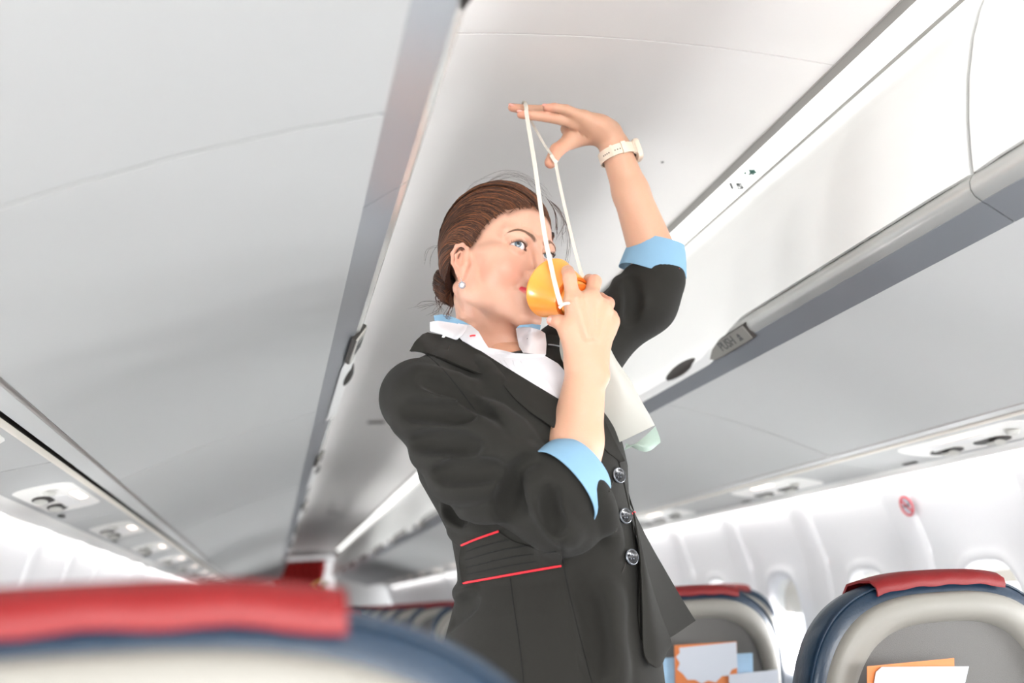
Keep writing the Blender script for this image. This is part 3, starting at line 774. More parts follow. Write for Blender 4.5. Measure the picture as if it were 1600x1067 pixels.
# mouth
UL = [(0.0255, 0.0825, -0.0655), (0.017, 0.0890, -0.0680), (0.007, 0.0935, -0.0672), (0, 0.0935, -0.0685), (-0.007, 0.0935, -0.0672), (-0.017, 0.0890, -0.0692), (-0.0255, 0.0825, -0.0690)]
LL = [(0.0245, 0.0820, -0.0665), (0.013, 0.0895, -0.0765), (0, 0.0920, -0.0785), (-0.013, 0.0895, -0.0765), (-0.0245, 0.0820, -0.0700)]
S.chain([np.array(p) for p in UL], [0.0016, 0.0032, 0.0040, 0.0036, 0.0040, 0.0032, 0.0016], 0.003)
S.chain([np.array(p) for p in LL], [0.0016, 0.0042, 0.0050, 0.0042, 0.0016], 0.003)
ML = [(0.0285, 0.0835, -0.0645), (0.018, 0.0925, -0.0700), (0.008, 0.0975, -0.0722), (0, 0.0982, -0.0725), (-0.008, 0.0975, -0.0722), (-0.018, 0.0925, -0.0712), (-0.0275, 0.0835, -0.0685)]
for a, b in zip(ML[:-1], ML[1:]): A(f_cap(a, b, 0.0011), 0.0025, 's')
# ears
EO = np.array([0, 0.005, -0.010])
for sx in (1, -1):
    A(f_ell(np.array((sx * 0.0715, -0.008, -0.018)) + EO, (0.0095, 0.0155, 0.0245), Rxyz(math.radians(-14), 0, math.radians(-sx * 20))), 0.006)
    rim = [(0.074, 0.004, -0.006), (0.078, 0.005, 0.005), (0.082, -0.003, 0.012), (0.084, -0.014, 0.011), (0.0845, -0.022, 0.000), (0.083, -0.021, -0.014), (0.078, -0.013, -0.029), (0.074, -0.006, -0.038)]
    S.chain([np.array([sx * (p[0] - 0.001), p[1], p[2]]) + EO for p in rim], [0.0024, 0.0028, 0.0030, 0.0032, 0.0032, 0.0032, 0.0038, 0.0052], 0.003)
    S.chain([np.array([sx * p[0], p[1], p[2]]) + EO for p in ((0.0815, -0.006, 0.002), (0.0835, -0.0135, -0.004), (0.0825, -0.013, -0.016), (0.079, -0.006, -0.027))], [0.0016, 0.0022, 0.0022, 0.0018], 0.003)
    A(f_ell(np.array((sx * 0.0845, -0.004, -0.016)) + EO, (0.0062, 0.0070, 0.0095)), 0.004, 's')
    A(f_ell(np.array((sx * 0.0745, 0.005, -0.019)) + EO, (0.0040, 0.003, 0.005)), 0.003)
# neck, throat
nb = hl([P(786, 560, 1.635)])[0]
A(f_cap((0, -0.030, -0.060), nb + [0, -0.012, 0.0], 0.049, 0.054), 0.02)
A(f_cap((0, 0.020, -0.095), nb + [0.0, 0.018, 0.01], 0.024, 0.030), 0.02)
for sx in (1, -1):   # sternomastoid cords and collar bones
    A(f_cap((sx * 0.052, -0.030, -0.055), nb + [sx * 0.012, 0.048, -0.005], 0.011, 0.009), 0.012)
A(f_cap(nb + [0.09, 0.0, -0.035], nb + [-0.09, 0.0, -0.035], 0.045, 0.045), 0.03)
HV, HF = S.mesh(1)
# tints
def paint_head(V):
    base = np.array(lin((202, 157, 135))[:3]); C = np.tile(base, (len(V), 1))
    def mix(w, rgb):
        nonlocal C; c = np.array(lin(rgb)[:3]); w = np.clip(w, 0, 1)[:, None]; C = C * (1 - w) + c * w
    def g(c, r): return np.exp(-(((V - np.array(c)) / np.array(r)) ** 2).sum(1))
    for sx in (1, -1):
        mix(0.40 * g((sx * 0.045, 0.055, -0.040), (0.024, 0.04, 0.020)), (222, 132, 112))
        mix(0.30 * g((sx * 0.078, -0.005, -0.026), (0.02, 0.02, 0.03)), (216, 128, 104))
        mix(0.35 * g((sx * 0.031, 0.085, 0.004), (0.020, 0.02, 0.009)), (176, 128, 104))
        mix(0.35 * g((sx * 0.031, 0.085, -0.008), (0.017, 0.02, 0.005)), (196, 140, 120))
        e = V - EY[sx]; rr = np.linalg.norm(e * [1, 0.6, 1.0], axis=1)
        x = e[:, 0] * sx; q = 1 - np.clip(np.abs(x) / 0.0150, 0, 1.0) ** 2
        z = e[:, 2] - 0.0012 * (x / 0.013)
        near = (np.abs(x) < 0.0155) & (e[:, 1] > 0.002)
        mix(near * (np.exp(-((z - 0.0062 * q) / 0.0014) ** 2)) * 0.8, (84, 56, 46))
        mix(near * (np.exp(-((z + 0.0050 * q) / 0.0009) ** 2)) * 0.5, (150, 92, 78))
    mix(0.25 * g((0, 0.10, -0.042), (0.012, 0.02, 0.010)), (222, 140, 118))
    def dchain(pts):
        d = np.full(len(V), 1.0)
        for a, b in zip(pts[:-1], pts[1:]):
            a = np.array(a); b = np.array(b); ab = b - a; t = np.clip((V - a) @ ab / ab.dot(ab), 0, 1); d = np.minimum(d, np.linalg.norm(V - a - t[:, None] * ab, axis=1))
        return d
    for sx in (1, -1):
        B = BROW * [sx, 1, 1]; d = np.full(len(V), 1.0); 
        for i_ in range(39):
            a, b = B[i_], B[i_ + 1]; ab = b - a; t = np.clip((V - a) @ ab / ab.dot(ab), 0, 1); hw_ = 0.0042 * (1 - (i_ / 39) ** 1.3 * 0.93)
            d = np.minimum(d, np.linalg.norm(V - a - t[:, None] * ab, axis=1) - hw_)
        mix(0.62 / (1 + np.exp((d + 0.0003) / 0.00045)), (116, 84, 66))
    w = 1 / (1 + np.exp((dchain(UL) - 0.0036 - 0.0008 * (np.abs(V[:, 0]) < 0.014)) / 0.0004)); w = np.maximum(w, 1 / (1 + np.exp((dchain(LL) - 0.0034 - 0.0018 * (np.abs(V[:, 0]) < 0.014)) / 0.0004)))
    mix(w * (V[:, 1] > 0.074), (196, 44, 62))
    mix(np.exp(-(dchain(ML) / 0.0012) ** 2) * 0.7, (112, 22, 34))
    mix(0.25 * g((0, 0.02, -0.15), (0.08, 0.08, 0.05)), (214, 150, 122))
    return C
VH = HO + HS * (HV @ HR.T)
bvh_body = BVHTree.FromPolygons([tuple(v) for v in VH], [tuple(map(int, f)) for f in HF])
def cast(bvh, px, py):
    d = ray(px, py); d = d / np.linalg.norm(d)
    h = bvh.ray_cast(Vector(CAMP), Vector(d)); return (None, None) if h[0] is None else (np.array(h[0]), np.array(h[1]))
BROW = cr(np.array([hl([cast(bvh_body, *q_)[0]])[0] for q_ in ((836, 374.5), (829, 367), (819, 361), (809, 359), (798, 361.5), (788, 368))]), 40)
HC = paint_head(HV)

# ================================================================ arms and hands (world space)
def SK(prims, lo, hi, h): return None
def grid_for(pts, m, h):
    pts = np.array(pts); return SDF(pts.min(0) - m, pts.max(0) + m, h)
# ---- her right arm: bent, back of the hand towards the camera, holding the mask
RSH = P(655, 622, 1.515); REL = P(884, 792, 1.455); RWR = P(918, 566, 1.425)
j = lambda px, py, Y: P(px, py, Y)
r_idx = [j(896, 472, 1.398), j(890, 434, 1.398), j(887, 424, 1.420), j(886, 430, 1.440)]
r_mid = [j(922, 468, 1.402), j(929, 440, 1.420), j(921, 438, 1.448), j(907, 452, 1.458)]
r_rin = [j(941, 482, 1.412), j(950, 474, 1.442), j(938, 466, 1.465), j(922, 470, 1.468)]
r_pin = [j(953, 502, 1.426), j(956, 494, 1.452), j(944, 484, 1.470), j(930, 484, 1.472)]
r_thb = [j(902, 540, 1.415), j(888, 516, 1.412), j(874, 503, 1.420), j(863, 501, 1.430)]
G1 = grid_for([REL, RWR] + r_idx + r_mid + r_rin + r_pin + r_thb, 0.055, 0.0017)
G1.add(f_cap(REL, REL + (RWR - REL) * 0.45, 0.043, 0.039), 0.0); G1.add(f_cap(REL + (RWR - REL) * 0.45, RWR + (REL - RWR) * 0.06, 0.039, 0.0285), 0.01)
pc = RWR + [0, 0.004, 0]
for f_, rr in ((r_idx, 0.0165), (r_mid, 0.017), (r_rin, 0.0165), (r_pin, 0.015)):
    G1.add(f_cap(pc, f_[0], 0.0235, rr * 0.86), 0.016)
G1.add(f_cap(j(905, 520, 1.43), j(942, 515, 1.445), 0.017, 0.017), 0.02)
for f_, rs in ((r_idx, (0.0108, 0.0100, 0.0090, 0.0080)), (r_mid, (0.0110, 0.0104, 0.0092, 0.0082)), (r_rin, (0.0105, 0.0098, 0.0088, 0.0078)), (r_pin, (0.0098, 0.0090, 0.0080, 0.0070))):
    G1.chain(f_, rs, 0.008, 0.0025)
    G1.add(f_ell(f_[0] + [0, -0.003, 0], (0.0105, 0.009, 0.0105)), 0.008)
G1.add(f_cap(j(906, 556, 1.42), r_thb[1], 0.019, 0.0135), 0.014)
G1.chain(r_thb, (0.0150, 0.0118, 0.0102, 0.0086), 0.010, 0.004)
# tendons on the back of the hand
for f_ in (r_idx, r_mid, r_rin):
    a = RWR + (f_[0] - RWR) * 0.35 + [0, -0.0215, 0]; b = f_[0] + [0, -0.0095, 0]
    G1.add(f_cap(a, b, 0.0036, 0.0042), 0.007)
G1.add(f_ell(j(940, 588, 1.41), (0.011, 0.010, 0.013)), 0.014)      # ulna head
# ---- her left arm: raised, palm down under the ceiling, wrist bent
LSH = P(872, 575, 1.725); LEL = P(1029, 422, 1.64); LWR = P(954, 212, 1.60)
dY = -0.02
j2 = lambda px, py, Y: P(px, py, Y + dY)
l_pin = [j2(913, 183, 1.590), j2(884, 171, 1.585), j2(866, 168, 1.585), j2(854, 168, 1.587)]
l_rin = [j2(896, 190, 1.605), j2(853, 182, 1.600), j2(830, 180, 1.600), j2(814, 179, 1.602)]
l_mid = [j2(894, 183, 1.628), j2(846, 173, 1.630), j2(819, 171, 1.632), j2(800, 168, 1.634)]
l_idx = [j2(890, 190, 1.648), j2(852, 181, 1.656), j2(832, 179, 1.658), j2(818, 177, 1.660)]
l_thb = [j2(925, 208, 1.628), j2(892, 219, 1.632), j2(870, 235, 1.628), j2(860, 254, 1.625)]
G2 = grid_for([LEL, LWR] + l_idx + l_mid + l_rin + l_pin + l_thb, 0.055, 0.0017)
G2.add(f_cap(LEL, LWR + (LEL - LWR) * 0.42, 0.0435, 0.0310), 0.0); G2.add(f_cap(LWR + (LEL - LWR) * 0.42, LWR + (LEL - LWR) * 0.10, 0.0312, 0.0255), 0.01)
G2.add(f_cap(LWR + (LEL - LWR) * 0.10, LWR, 0.0250, 0.0220), 0.01)
for f_, rr in ((l_idx, 0.0135), (l_mid, 0.0145), (l_rin, 0.0140), (l_pin, 0.0130)):
    G2.add(f_cap(LWR + (f_[0] - LWR) * 0.15, f_[0], 0.0185, rr * 0.86), 0.014)
G2.add(f_ell(j2(935, 196, 1.600), (0.024, 0.022, 0.017)), 0.014)    # heel of the hand
G2.add(f_cap(j2(938, 203, 1.625), l_thb[1], 0.0165, 0.0135), 0.016)
G2.add(f_cap(j2(905, 205, 1.632), j2(885, 202, 1.640), 0.0135, 0.010), 0.014)   # web between thumb and palm
for f_, rs in ((l_idx, (0.0102, 0.0092, 0.0082, 0.0070)), (l_mid, (0.0106, 0.0096, 0.0085, 0.0072)), (l_rin, (0.0102, 0.0094, 0.0082, 0.0070)), (l_pin, (0.0094, 0.0084, 0.0075, 0.0064))):
    G2.chain(f_, rs, 0.008, 0.0022)
G2.chain(l_thb, (0.0150, 0.0134, 0.0120, 0.0102), 0.010, 0.004)
for i in range(4):      # palm creases
    G2.add(f_cap(j2(904 + 6 * i, 222 - 2.5 * i, 1.612), j2(897 + 6 * i, 205 - 2 * i, 1.608), 0.0006), 0.003, 's')
def paint_arm(V, tips, nails):
    base = np.array(lin((200, 155, 129))[:3]); C = np.tile(base, (len(V), 1))
    for t_ in tips:
        w = 0.45 * np.exp(-(np.linalg.norm(V - t_, axis=1) / 0.014) ** 2)[:, None]; C = C * (1 - w) + np.array(lin((224, 138, 118))[:3]) * w
    return C
V1, F1 = G1.mesh(1); V2, F2 = G2.mesh(1)
C1 = paint_arm(V1, [r_idx[1], r_mid[1], r_rin[1], r_pin[0], r_thb[3]] , None)
C2 = paint_arm(V2, [l_idx[3], l_mid[3], l_rin[3], l_pin[3], l_thb[3], l_thb[2]], None)

# ================================================================ torso slices (used for the body core, shirt and jacket)
TY = math.radians(-48)
# world z : centre x, centre y, half width (across), half depth, facing
def sl(px0, px1, py, Y, dep, yaw):
    c = P((px0 + px1) / 2, py, Y); a = P(px0, py, Y); b = P(px1, py, Y)
    vis = (b[0] - a[0]) / 2; return [c[2], c[0], c[1], vis, dep, math.radians(yaw)]
TS = [sl(705, 900, 566, 1.62, 0.080, -46), sl(680, 922, 590, 1.615, 0.120, -45), sl(660, 928, 630, 1.605, 0.150, -44), sl(652, 957, 690, 1.60, 0.155, -42), sl(662, 973, 740, 1.60, 0.148, -40),
      sl(690, 976, 790, 1.60, 0.138, -39), sl(712, 984, 835, 1.60, 0.128, -38), sl(720, 996, 880, 1.60, 0.126, -38), sl(722, 1002, 912, 1.60, 0.132, -38), sl(712, 1012, 955, 1.60, 0.148, -38), sl(698, 1022, 1010, 1.60, 0.160, -38), sl(690, 1030, 1067, 1.60, 0.168, -38), sl(686, 1035, 1120, 1.60, 0.170, -38)]
TS = np.array(TS)[::-1]       # ascending z
# convert the visible half width into the cross width of an ellipse turned by its yaw
def slice_at(z):
    v = [np.interp(z, TS[:, 0], TS[:, i]) for i in range(1, 6)]; return v
def torso_f(shrink, zlo, zhi, wr=None):
    def f(X):
        z = X[..., 2]; cx, cy, vis, dep, yaw = [np.interp(z, TS[:, 0], TS[:, i]) for i in range(1, 6)]
        # view direction is roughly +Y: forward of the body makes angle (yaw) below +X
        fx, fy = np.cos(yaw), np.sin(yaw); sx_, sy_ = fy, -fx
        fe = fx * 0.97 - fy * 0.25; se = fy * 0.97 + fx * 0.25
        a = dep - shrink; b = np.sqrt(np.maximum(vis ** 2 - (dep * se) ** 2, 0.05 ** 2)) / fe - shrink
        px_, py_ = X[..., 0] - cx, X[..., 1] - cy; u = px_ * fx + py_ * fy; v = px_ * sx_ + py_ * sy_
        r = ((np.abs(u) / b) ** 2.2 + (np.abs(v) / a) ** 2.2) ** (1 / 2.2)
        d = (r - 1) * np.minimum(a, b)
        if wr is not None: d = d + wr(X)
        return np.maximum(d, np.maximum(zlo - z, z - zhi)) * 0.9
    return f, np.array([-0.40, 1.38, zlo - 0.01]), np.array([0.16, 1.85, zhi + 0.01])
# body core: one coarse surface inside the clothes, legs and feet down to the floor
GB = SDF((-0.42, 1.30, -0.002), (0.22, 1.90, 1.56), 0.009)
GB.add(torso_f(0.022, 0.90, 1.50), 0.0)
GB.add(f_cap(nb @ HR.T * HS + HO, nb @ HR.T * HS + HO - [0, 0, 0.08], 0.05, 0.09), 0.04)
GB.add(f_cap(RSH, REL, 0.045, 0.040), 0.03); GB.add(f_cap(LSH, LEL, 0.045, 0.040), 0.03)
hipR = np.array([-0.18, 1.56, 0.90]); hipL = np.array([-0.06, 1.66, 0.90])
for hp_, ft in ((hipR, np.array([-0.13, 1.57, 0.09])), (hipL, np.array([-0.02, 1.68, 0.09]))):
    kn = (hp_ + ft) / 2 + [0.01, -0.01, 0.02]
    GB.add(f_cap(hp_, kn, 0.085, 0.055), 0.05); GB.add(f_cap(kn, ft, 0.055, 0.036), 0.02); GB.add(f_cap(ft - [0, 0, 0.04], ft + [0.11, -0.09, -0.065], 0.033, 0.026), 0.02)
VB, FB = GB.mesh(2)
AV = np.vstack([VH, V1, V2, VB]); AF = np.vstack([HF, F1 + len(VH), F2 + len(VH) + len(V1), FB + len(VH) + len(V1) + len(V2)])
AC = np.vstack([HC, C1, C2, np.tile(np.array(lin((214, 162, 134))[:3]), (len(VB), 1))])
WOM = empty('person', (-0.10, 1.62, 0.0), 'woman in black suit jacket holding orange mask to her face, one arm raised', 'person')
body = mesh_np('body', AV, AF, M_skin, WOM); set_color(body, AC)
# ---------------------------------------------------------------- eyes
gaze_w = {1: P(809.5, 381.5, 1.35), -1: P(856, 398, 1.35)}
for sx in (1, -1):
    ec = hw(EY[sx])[0]; R0 = 0.0121 * HS
    # iris centre chosen along the gaze: up and a little towards her right
    gl = np.array([0.62, 0.90, 0.20]) if sx == 1 else np.array([0.42, 0.90, 0.16])
    g = HR @ (gl / np.linalg.norm(gl))
    up = HR @ np.array([0, 0, 1.0]); up = up - up.dot(g) * g; up /= np.linalg.norm(up); rt = np.cross(g, up)
    e = empty('eye', tuple(ec)); e.parent = WOM; e.location = Vector(ec) - WOM.location
    rings = [0.0, 0.10, 0.16, 0.20, 0.30, 0.40, 0.46, 0.49, 0.56, 0.8, 1.2, 1.7, 2.3, 2.9, 3.14]
    V = []; C = []
    for a in rings:
        bulge = 0.0007 * math.exp(-(a / 0.42) ** 4)
        for q in np.linspace(0, 2 * math.pi, 32, endpoint=False):
            V.append(ec + (R0 + bulge) * (math.cos(a) * g + math.sin(a) * (math.cos(q) * rt + math.sin(q) * up)))
            if a <= 0.17: c = (16, 18, 22)
            elif a < 0.25: c = (70, 84, 92)
            elif a < 0.42: k = 0.5 + 0.5 * math.sin(q * 11); c = (62 + 30 * k, 82 + 26 * k, 96 + 22 * k)
            elif a < 0.475: c = (40, 54, 68)
            else: c = (206, 202, 200) if a < 1.0 else (200, 172, 168)
            C.append(lin(c)[:3])
    n = 32; F = [(i * n + k, i * n + (k + 1) % n, (i + 1) * n + (k + 1) % n, (i + 1) * n + k) for i in range(len(rings) - 1) for k in range(n)]
    o = MB().add(V, F).build('eyeball', mat('eyeball', (240, 240, 240), 0.08, attr='tint', coat=0.8), None, sharp=0); o.parent = e; o.data.transform(Matrix.Translation(-Vector(ec)))
    set_color(o, np.array(C))
# ---------------------------------------------------------------- eyebrows and lashes
def onhead(x, z, off=0.0):
    o = hw([x, 0.16, z])[0]; d = HR @ np.array([0, -1.0, 0]); h = bvh_body.ray_cast(Vector(o), Vector(d))
    return np.array(h[0]) - d * off
for sx in (1, -1):
    mb = MB(); bc = cr(np.c_[BROW[::3, [0]], BROW[::3, [2]], BROW[::3, [0]] * 0], 60)[:, :2]
    for i in range(380):
        t = i / 379 * 0.84; k = int(t * 59); x, z = bc[k]; w = 0.0034 * (1 - 0.95 * t) ; z += RNG.uniform(-w, w * 0.9)
        L_ = 0.0036 * (0.8 + 0.4 * RNG.random()); dx = L_ * 0.92; dz = L_ * (0.45 * (1 - t) - 0.55 * t) + RNG.normal() * 0.0004
        try: pts = [onhead(sx * (x + dx * u), z + dz * u - 0.0006 * u * u, 0.0003 + 0.0004 * u) for u in (0, 0.5, 1)]
        except Exception: continue
        mb.tube(pts, [0.00022, 0.00020, 0.00008], 4, cap=False)
    o = mb.build('eyebrow', M_brow, WOM, sharp=0); o['kind'] = 'stuff'
    mb = MB(); ec = EY[sx]
    for i in range(56):
        x = np.linspace(-0.0115, 0.0135, 56)[i]; q = 1 - (abs(x) / 0.0155) ** 2; z = 0.0056 * q + 0.0012 * (x / 0.013)
        y = math.sqrt(max(0.0133 ** 2 - x * x - z * z, 1e-6)); b = ec + np.array([sx * x, y, z])
        ln = 0.0034 + 0.0010 * (x > 0.002) + 0.0010 * RNG.random(); d = np.array([sx * (x * 26), 0.8, 0.25]); d /= np.linalg.norm(d)
        pts = [b, b + d * ln * 0.5 + [0, 0, 0.0002], b + d * ln * 0.8 + np.array([sx * x * 0.10, 0, ln * 0.55])]
        mb.tube(hw(pts), [0.00019, 0.00016, 0.00006], 4, cap=False)
        if i % 3 == 0:
            z2 = -0.0046 * q + 0.0012 * (x / 0.013); y2 = math.sqrt(max(0.0133 ** 2 - x * x - z2 * z2, 1e-6)); b = ec + np.array([sx * x, y2, z2])
            mb.tube(hw([b, b + np.array([sx * x * 0.12, 0.0026, -0.0016])]), [0.00016, 0.00006], 4, cap=False)
    o = mb.build('eyelashes', M_lash, WOM, sharp=0); o['kind'] = 'stuff'
# ---------------------------------------------------------------- ear stud with drop
eb = hw([0.0780, 0.004, -0.0555])[0]
er = empty('earring', tuple(eb)); er.parent = WOM; er.location = Vector(eb) - WOM.location
def sub(mb, nm, m_, par, base, **kw):
    o = mb.build(nm, m_, None, **kw); o.parent = par; o.data.transform(Matrix.Translation(-Vector(base))); return o
vd = (CAMP - eb) / np.linalg.norm(CAMP - eb)
cdrop = eb + [0.0, -0.004, -0.0085]
sub(MB().tube(cr([eb + [0, 0, 0.004], eb + vd * 0.004 + [0, 0, 0.001], cdrop + [0, 0, 0.005]], 8), 0.0005, 6), 'wire', M_jew, er, eb)
mb = MB(); u = np.cross(vd, [0, 0, 1.0]); u /= np.linalg.norm(u); w_ = np.cross(u, vd); G = []
for rr, dd in ((0.0001, 0.0022), (0.0026, 0.0022), (0.0044, 0.0006), (0.0052, -0.0002), (0.0040, -0.0022), (0.0001, -0.003)):
    G.append([cdrop + vd * dd + rr * (math.cos(q) * u + math.sin(q) * w_) for q in np.linspace(0, 2 * math.pi, 10, endpoint=False)])
sub(mb.grid(np.array(G), closev=True), 'stone', M_jew, er, eb, smooth=False)
mb = MB()
for q in np.linspace(0, 2 * math.pi, 14, endpoint=False):
    c = cdrop + 0.0054 * (math.cos(q) * u + math.sin(q) * w_); mb.tube([c - vd * 0.001, c + vd * 0.0012], [0.0009, 0.0007], 5)
sub(mb, 'stone_setting', M_btnr, er, eb)
# ================================================================ hair
HC0 = np.array([0, -0.020, 0.026])
def near_hl(px, py):
    h = cast(bvh_body, px, py)[0]; return hl([h])[0]
line = [near_hl(*q) for q in ((823, 324), (803, 326), (781, 334), (765, 345), (752, 360), (742, 376))]
pre = [hl([onhead(x_, z_)])[0] for x_, z_ in ((-0.047, 0.052), (-0.030, 0.063), (-0.010, 0.0695))]
line = pre + line
ULO = 4.6 / (len(line) + 4)
line += [np.array([0.0690, 0.010, -0.001]), np.array([0.0740, -0.001, 0.004]), np.array([0.0765, -0.016, 0.004]), np.array([0.0750, -0.030, -0.008]), np.array([0.0715, -0.039, -0.024]), np.array([0.063, -0.054, -0.042]), np.array([0.050, -0.066, -0.062]), np.array([0.03, -0.076, -0.072])]
line = np.array(line)
NL = len(line)
ENDP = np.array([0.004, -0.112, -0.040])
HRAD = np.array([0.0775, 0.1000, 0.0945])
def hair_path(u, t, side=1, lift=0.0, jit=None, msh=0.12):
    """u: 0 = forehead centre .. 1 = nape; t: 0 = hairline .. 1 = bun"""
    s = cr_line(u); mid = mid_line(min(1.0, u + msh * (1 - u)))
    A_ = s - HC0; M_ = mid - HC0; E_ = ENDP - HC0
    nrm = lambda v: v / np.linalg.norm(v)
    def slerp(a, b, q):
        a, b = nrm(a), nrm(b); w = math.acos(np.clip(a.dot(b), -1, 1))
        return a if w < 1e-4 else (math.sin((1 - q) * w) * a + math.sin(q * w) * b) / math.sin(w)
    p1 = slerp(A_, M_, t); p2 = slerp(M_, E_, t); d = slerp(p1, p2, t)
    if jit is not None: d = nrm(d + jit * math.sin(math.pi * min(1, t * 1.2)))
    re = 1 / np.linalg.norm(d / HRAD)
    ra = np.linalg.norm(A_) + 0.001; b = min(1.0, t / 0.16); b = b * b * (3 - 2 * b)
    r = ra * (1 - b) + max(re, 0) * b + lift * math.sin(math.pi * min(1, max(0, t)) ** 0.6) + 0.007 * b * (1 - u) * math.exp(-((t - 0.35) / 0.3) ** 2)
    p = HC0 + d * r; p = p * [side, 1, 1]
    return p
def cr_line(u):
    k = u * (NL - 1); i = min(int(k), NL - 2); f = k - i; return line[i] * (1 - f) + line[i + 1] * f
MIDS = np.array([(-0.030, 0.030, 0.118), (0.0, 0.024, 0.126), (0.022, 0.020, 0.126), (0.040, 0.010, 0.120), (0.056, 0.000, 0.105), (0.068, -0.008, 0.085), (0.076, -0.014, 0.062), (0.080, -0.022, 0.042), (0.079, -0.040, 0.012), (0.068, -0.060, -0.022), (0.045, -0.085, -0.045), (0.02, -0.1, -0.05)])
def mid_line(u):
    k = u * (len(MIDS) - 1); i = min(int(k), len(MIDS) - 2); f = k - i; return MIDS[i] * (1 - f) + MIDS[i + 1] * f
hair = empty('hair', tuple(HO)); hair.parent = WOM; hair.location = Vector(HO) - WOM.location
mb = MB()
for side in (1, -1):
    us = np.linspace(0 if side > 0 else ULO, 1, 50); ts = np.linspace(0.0, 1, 26)
    mb.grid(np.array([[hw(hair_path(u, t, side, -0.0022))[0] for t in ts] for u in us]))
sub(mb, 'hair_base', M_hairb, hair, HO, sharp=0)
# bun
mb = MB(); bc = np.array([0.006, -0.106, -0.026]); G = []
for a in np.linspace(0, math.pi, 12):
    G.append([hw(bc + np.array([0.036, 0.024, 0.034]) * [math.sin(a) * math.cos(q), math.sin(a) * math.sin(q), math.cos(a)])[0] for q in np.linspace(0, 2 * math.pi, 20, endpoint=False)])
mb.grid(np.array(G), closev=True); sub(mb, 'bun_base', M_hairb, hair, HO, sharp=0)
VV = []; FF = []; CC = []
def strand(pts, r, col, n=4):
    pts = np.asarray(pts); m = len(pts); T = np.gradient(pts, axis=0); T /= np.linalg.norm(T, axis=1)[:, None] + 1e-12
    u = np.cross(T, np.array([0.3, 0.2, 0.93])); u /= np.linalg.norm(u, axis=1)[:, None] + 1e-12; w = np.cross(T, u)
    rr = r * np.clip(np.minimum(np.linspace(0.35, 4, m), np.linspace(4, 0.25, m)), 0, 1)
    b = len(VV) and sum(len(v) for v in VV); R_ = []
    for q in range(n):
        a = 2 * math.pi * q / n; R_.append(pts + rr[:, None] * (math.cos(a) * u + math.sin(a) * w))
    R_ = np.stack(R_, 1).reshape(-1, 3); VV.append(R_)
    i = np.arange((m - 1) * n).reshape(m - 1, n); f = np.stack([i, np.roll(i, -1, 1), np.roll(i, -1, 1) + n, i + n], -1).reshape(-1, 4)
    FF.append(f + strand.base); strand.base += len(R_)
    CC.append(np.tile(np.array(col), (len(R_), 1)))
strand.base = 0
def hcol(u, t=0):
    k = RNG.random(); c = np.array([66, 40, 28]) * (0.55 + 0.75 * k)
    if RNG.random() < 0.32 * (1 - abs(u - 0.35)): c = np.array([124, 76, 46]) * (0.8 + 0.35 * RNG.random())
    return np.array(lin(np.clip(c, 0, 255))[:3])
for side in (1, -1):
    nn = 4200 if side == 1 else 1300; ulo = 0.0 if side == 1 else ULO
    for i in range(nn):
        u = ulo + (1 - ulo) * RNG.random(); cl = round(u * 44) / 44; uu = u * 0.7 + cl * 0.3     # clumps
        lift = 0.0022 * RNG.random() + 0.0010 * (0.5 + 0.5 * math.cos((u - cl) * 44 * 2 * math.pi)) + 0.007 * math.exp(-((u - 0.70) / 0.10) ** 2)
        t0 = 0.0 if RNG.random() < 0.8 else RNG.random() * 0.4
        jit = RNG.normal(size=3) * 0.010; ms = RNG.uniform(0.05, 0.26) if side == 1 else 0.1
        if side == -1: lift += 0.016 * max(0, 1 - 2.2 * (u - ulo))
        elif u < 0.12: lift += 0.004
        pts = []
        for t in np.linspace(t0, 0.98 + 0.02 * RNG.random(), 13):
            w = min(1, t / 0.25); pts.append(hair_path(np.clip(u * (1 - w) + uu * w, 0, 1), t, side, lift, jit, ms))
        pts = np.array(pts)
        if np.linalg.norm(pts - HC0, axis=1).max() > 0.14 or np.linalg.norm(np.diff(pts, axis=0), axis=1).max() > 0.06: continue
        strand(hw(pts), 0.00050 * (0.7 + 0.6 * RNG.random()), hcol(u))
for i in range(420):   # the twisted bun
    ph = RNG.random() * 2 * math.pi; th = RNG.uniform(0.15, math.pi - 0.15); L_ = RNG.uniform(0.8, 2.0); pts = []
    for q in np.linspace(0, L_, 9):
        a = th + 0.5 * q * math.cos(ph); pts.append(bc + np.array([0.037, 0.0255, 0.035]) * (1 + 0.03 * RNG.random() * 0 + 0.03 * math.sin(i)) * [math.sin(a) * math.cos(ph + q), math.sin(a) * math.sin(ph + q), math.cos(a)])
    strand(hw(pts), 0.0008, hcol(0.7))
# fine short hairs along the hairline
for i in range(420):
    u = RNG.uniform(0.0, 0.68); side = 1 if RNG.random() < 0.65 else -1
    s = cr_line(u) * [side, 1, 1]; fw = np.array([0.02 * side * (1 - u), 0.4 + 0.4 * u, -0.35 - 0.4 * u]) * 0.010 * RNG.random()
    p0 = s + fw * 0.8; p1 = hair_path(u, 0.10 + 0.05 * RNG.random(), side, 0.001)
    o_, d_ = hw(p0)[0], None
    strand(cr([hw(p0)[0], hw((p0 + p1) / 2 + (p1 - HC0) * 0.008)[0], hw(p1)[0]], 6), 0.00035, hcol(0.5))
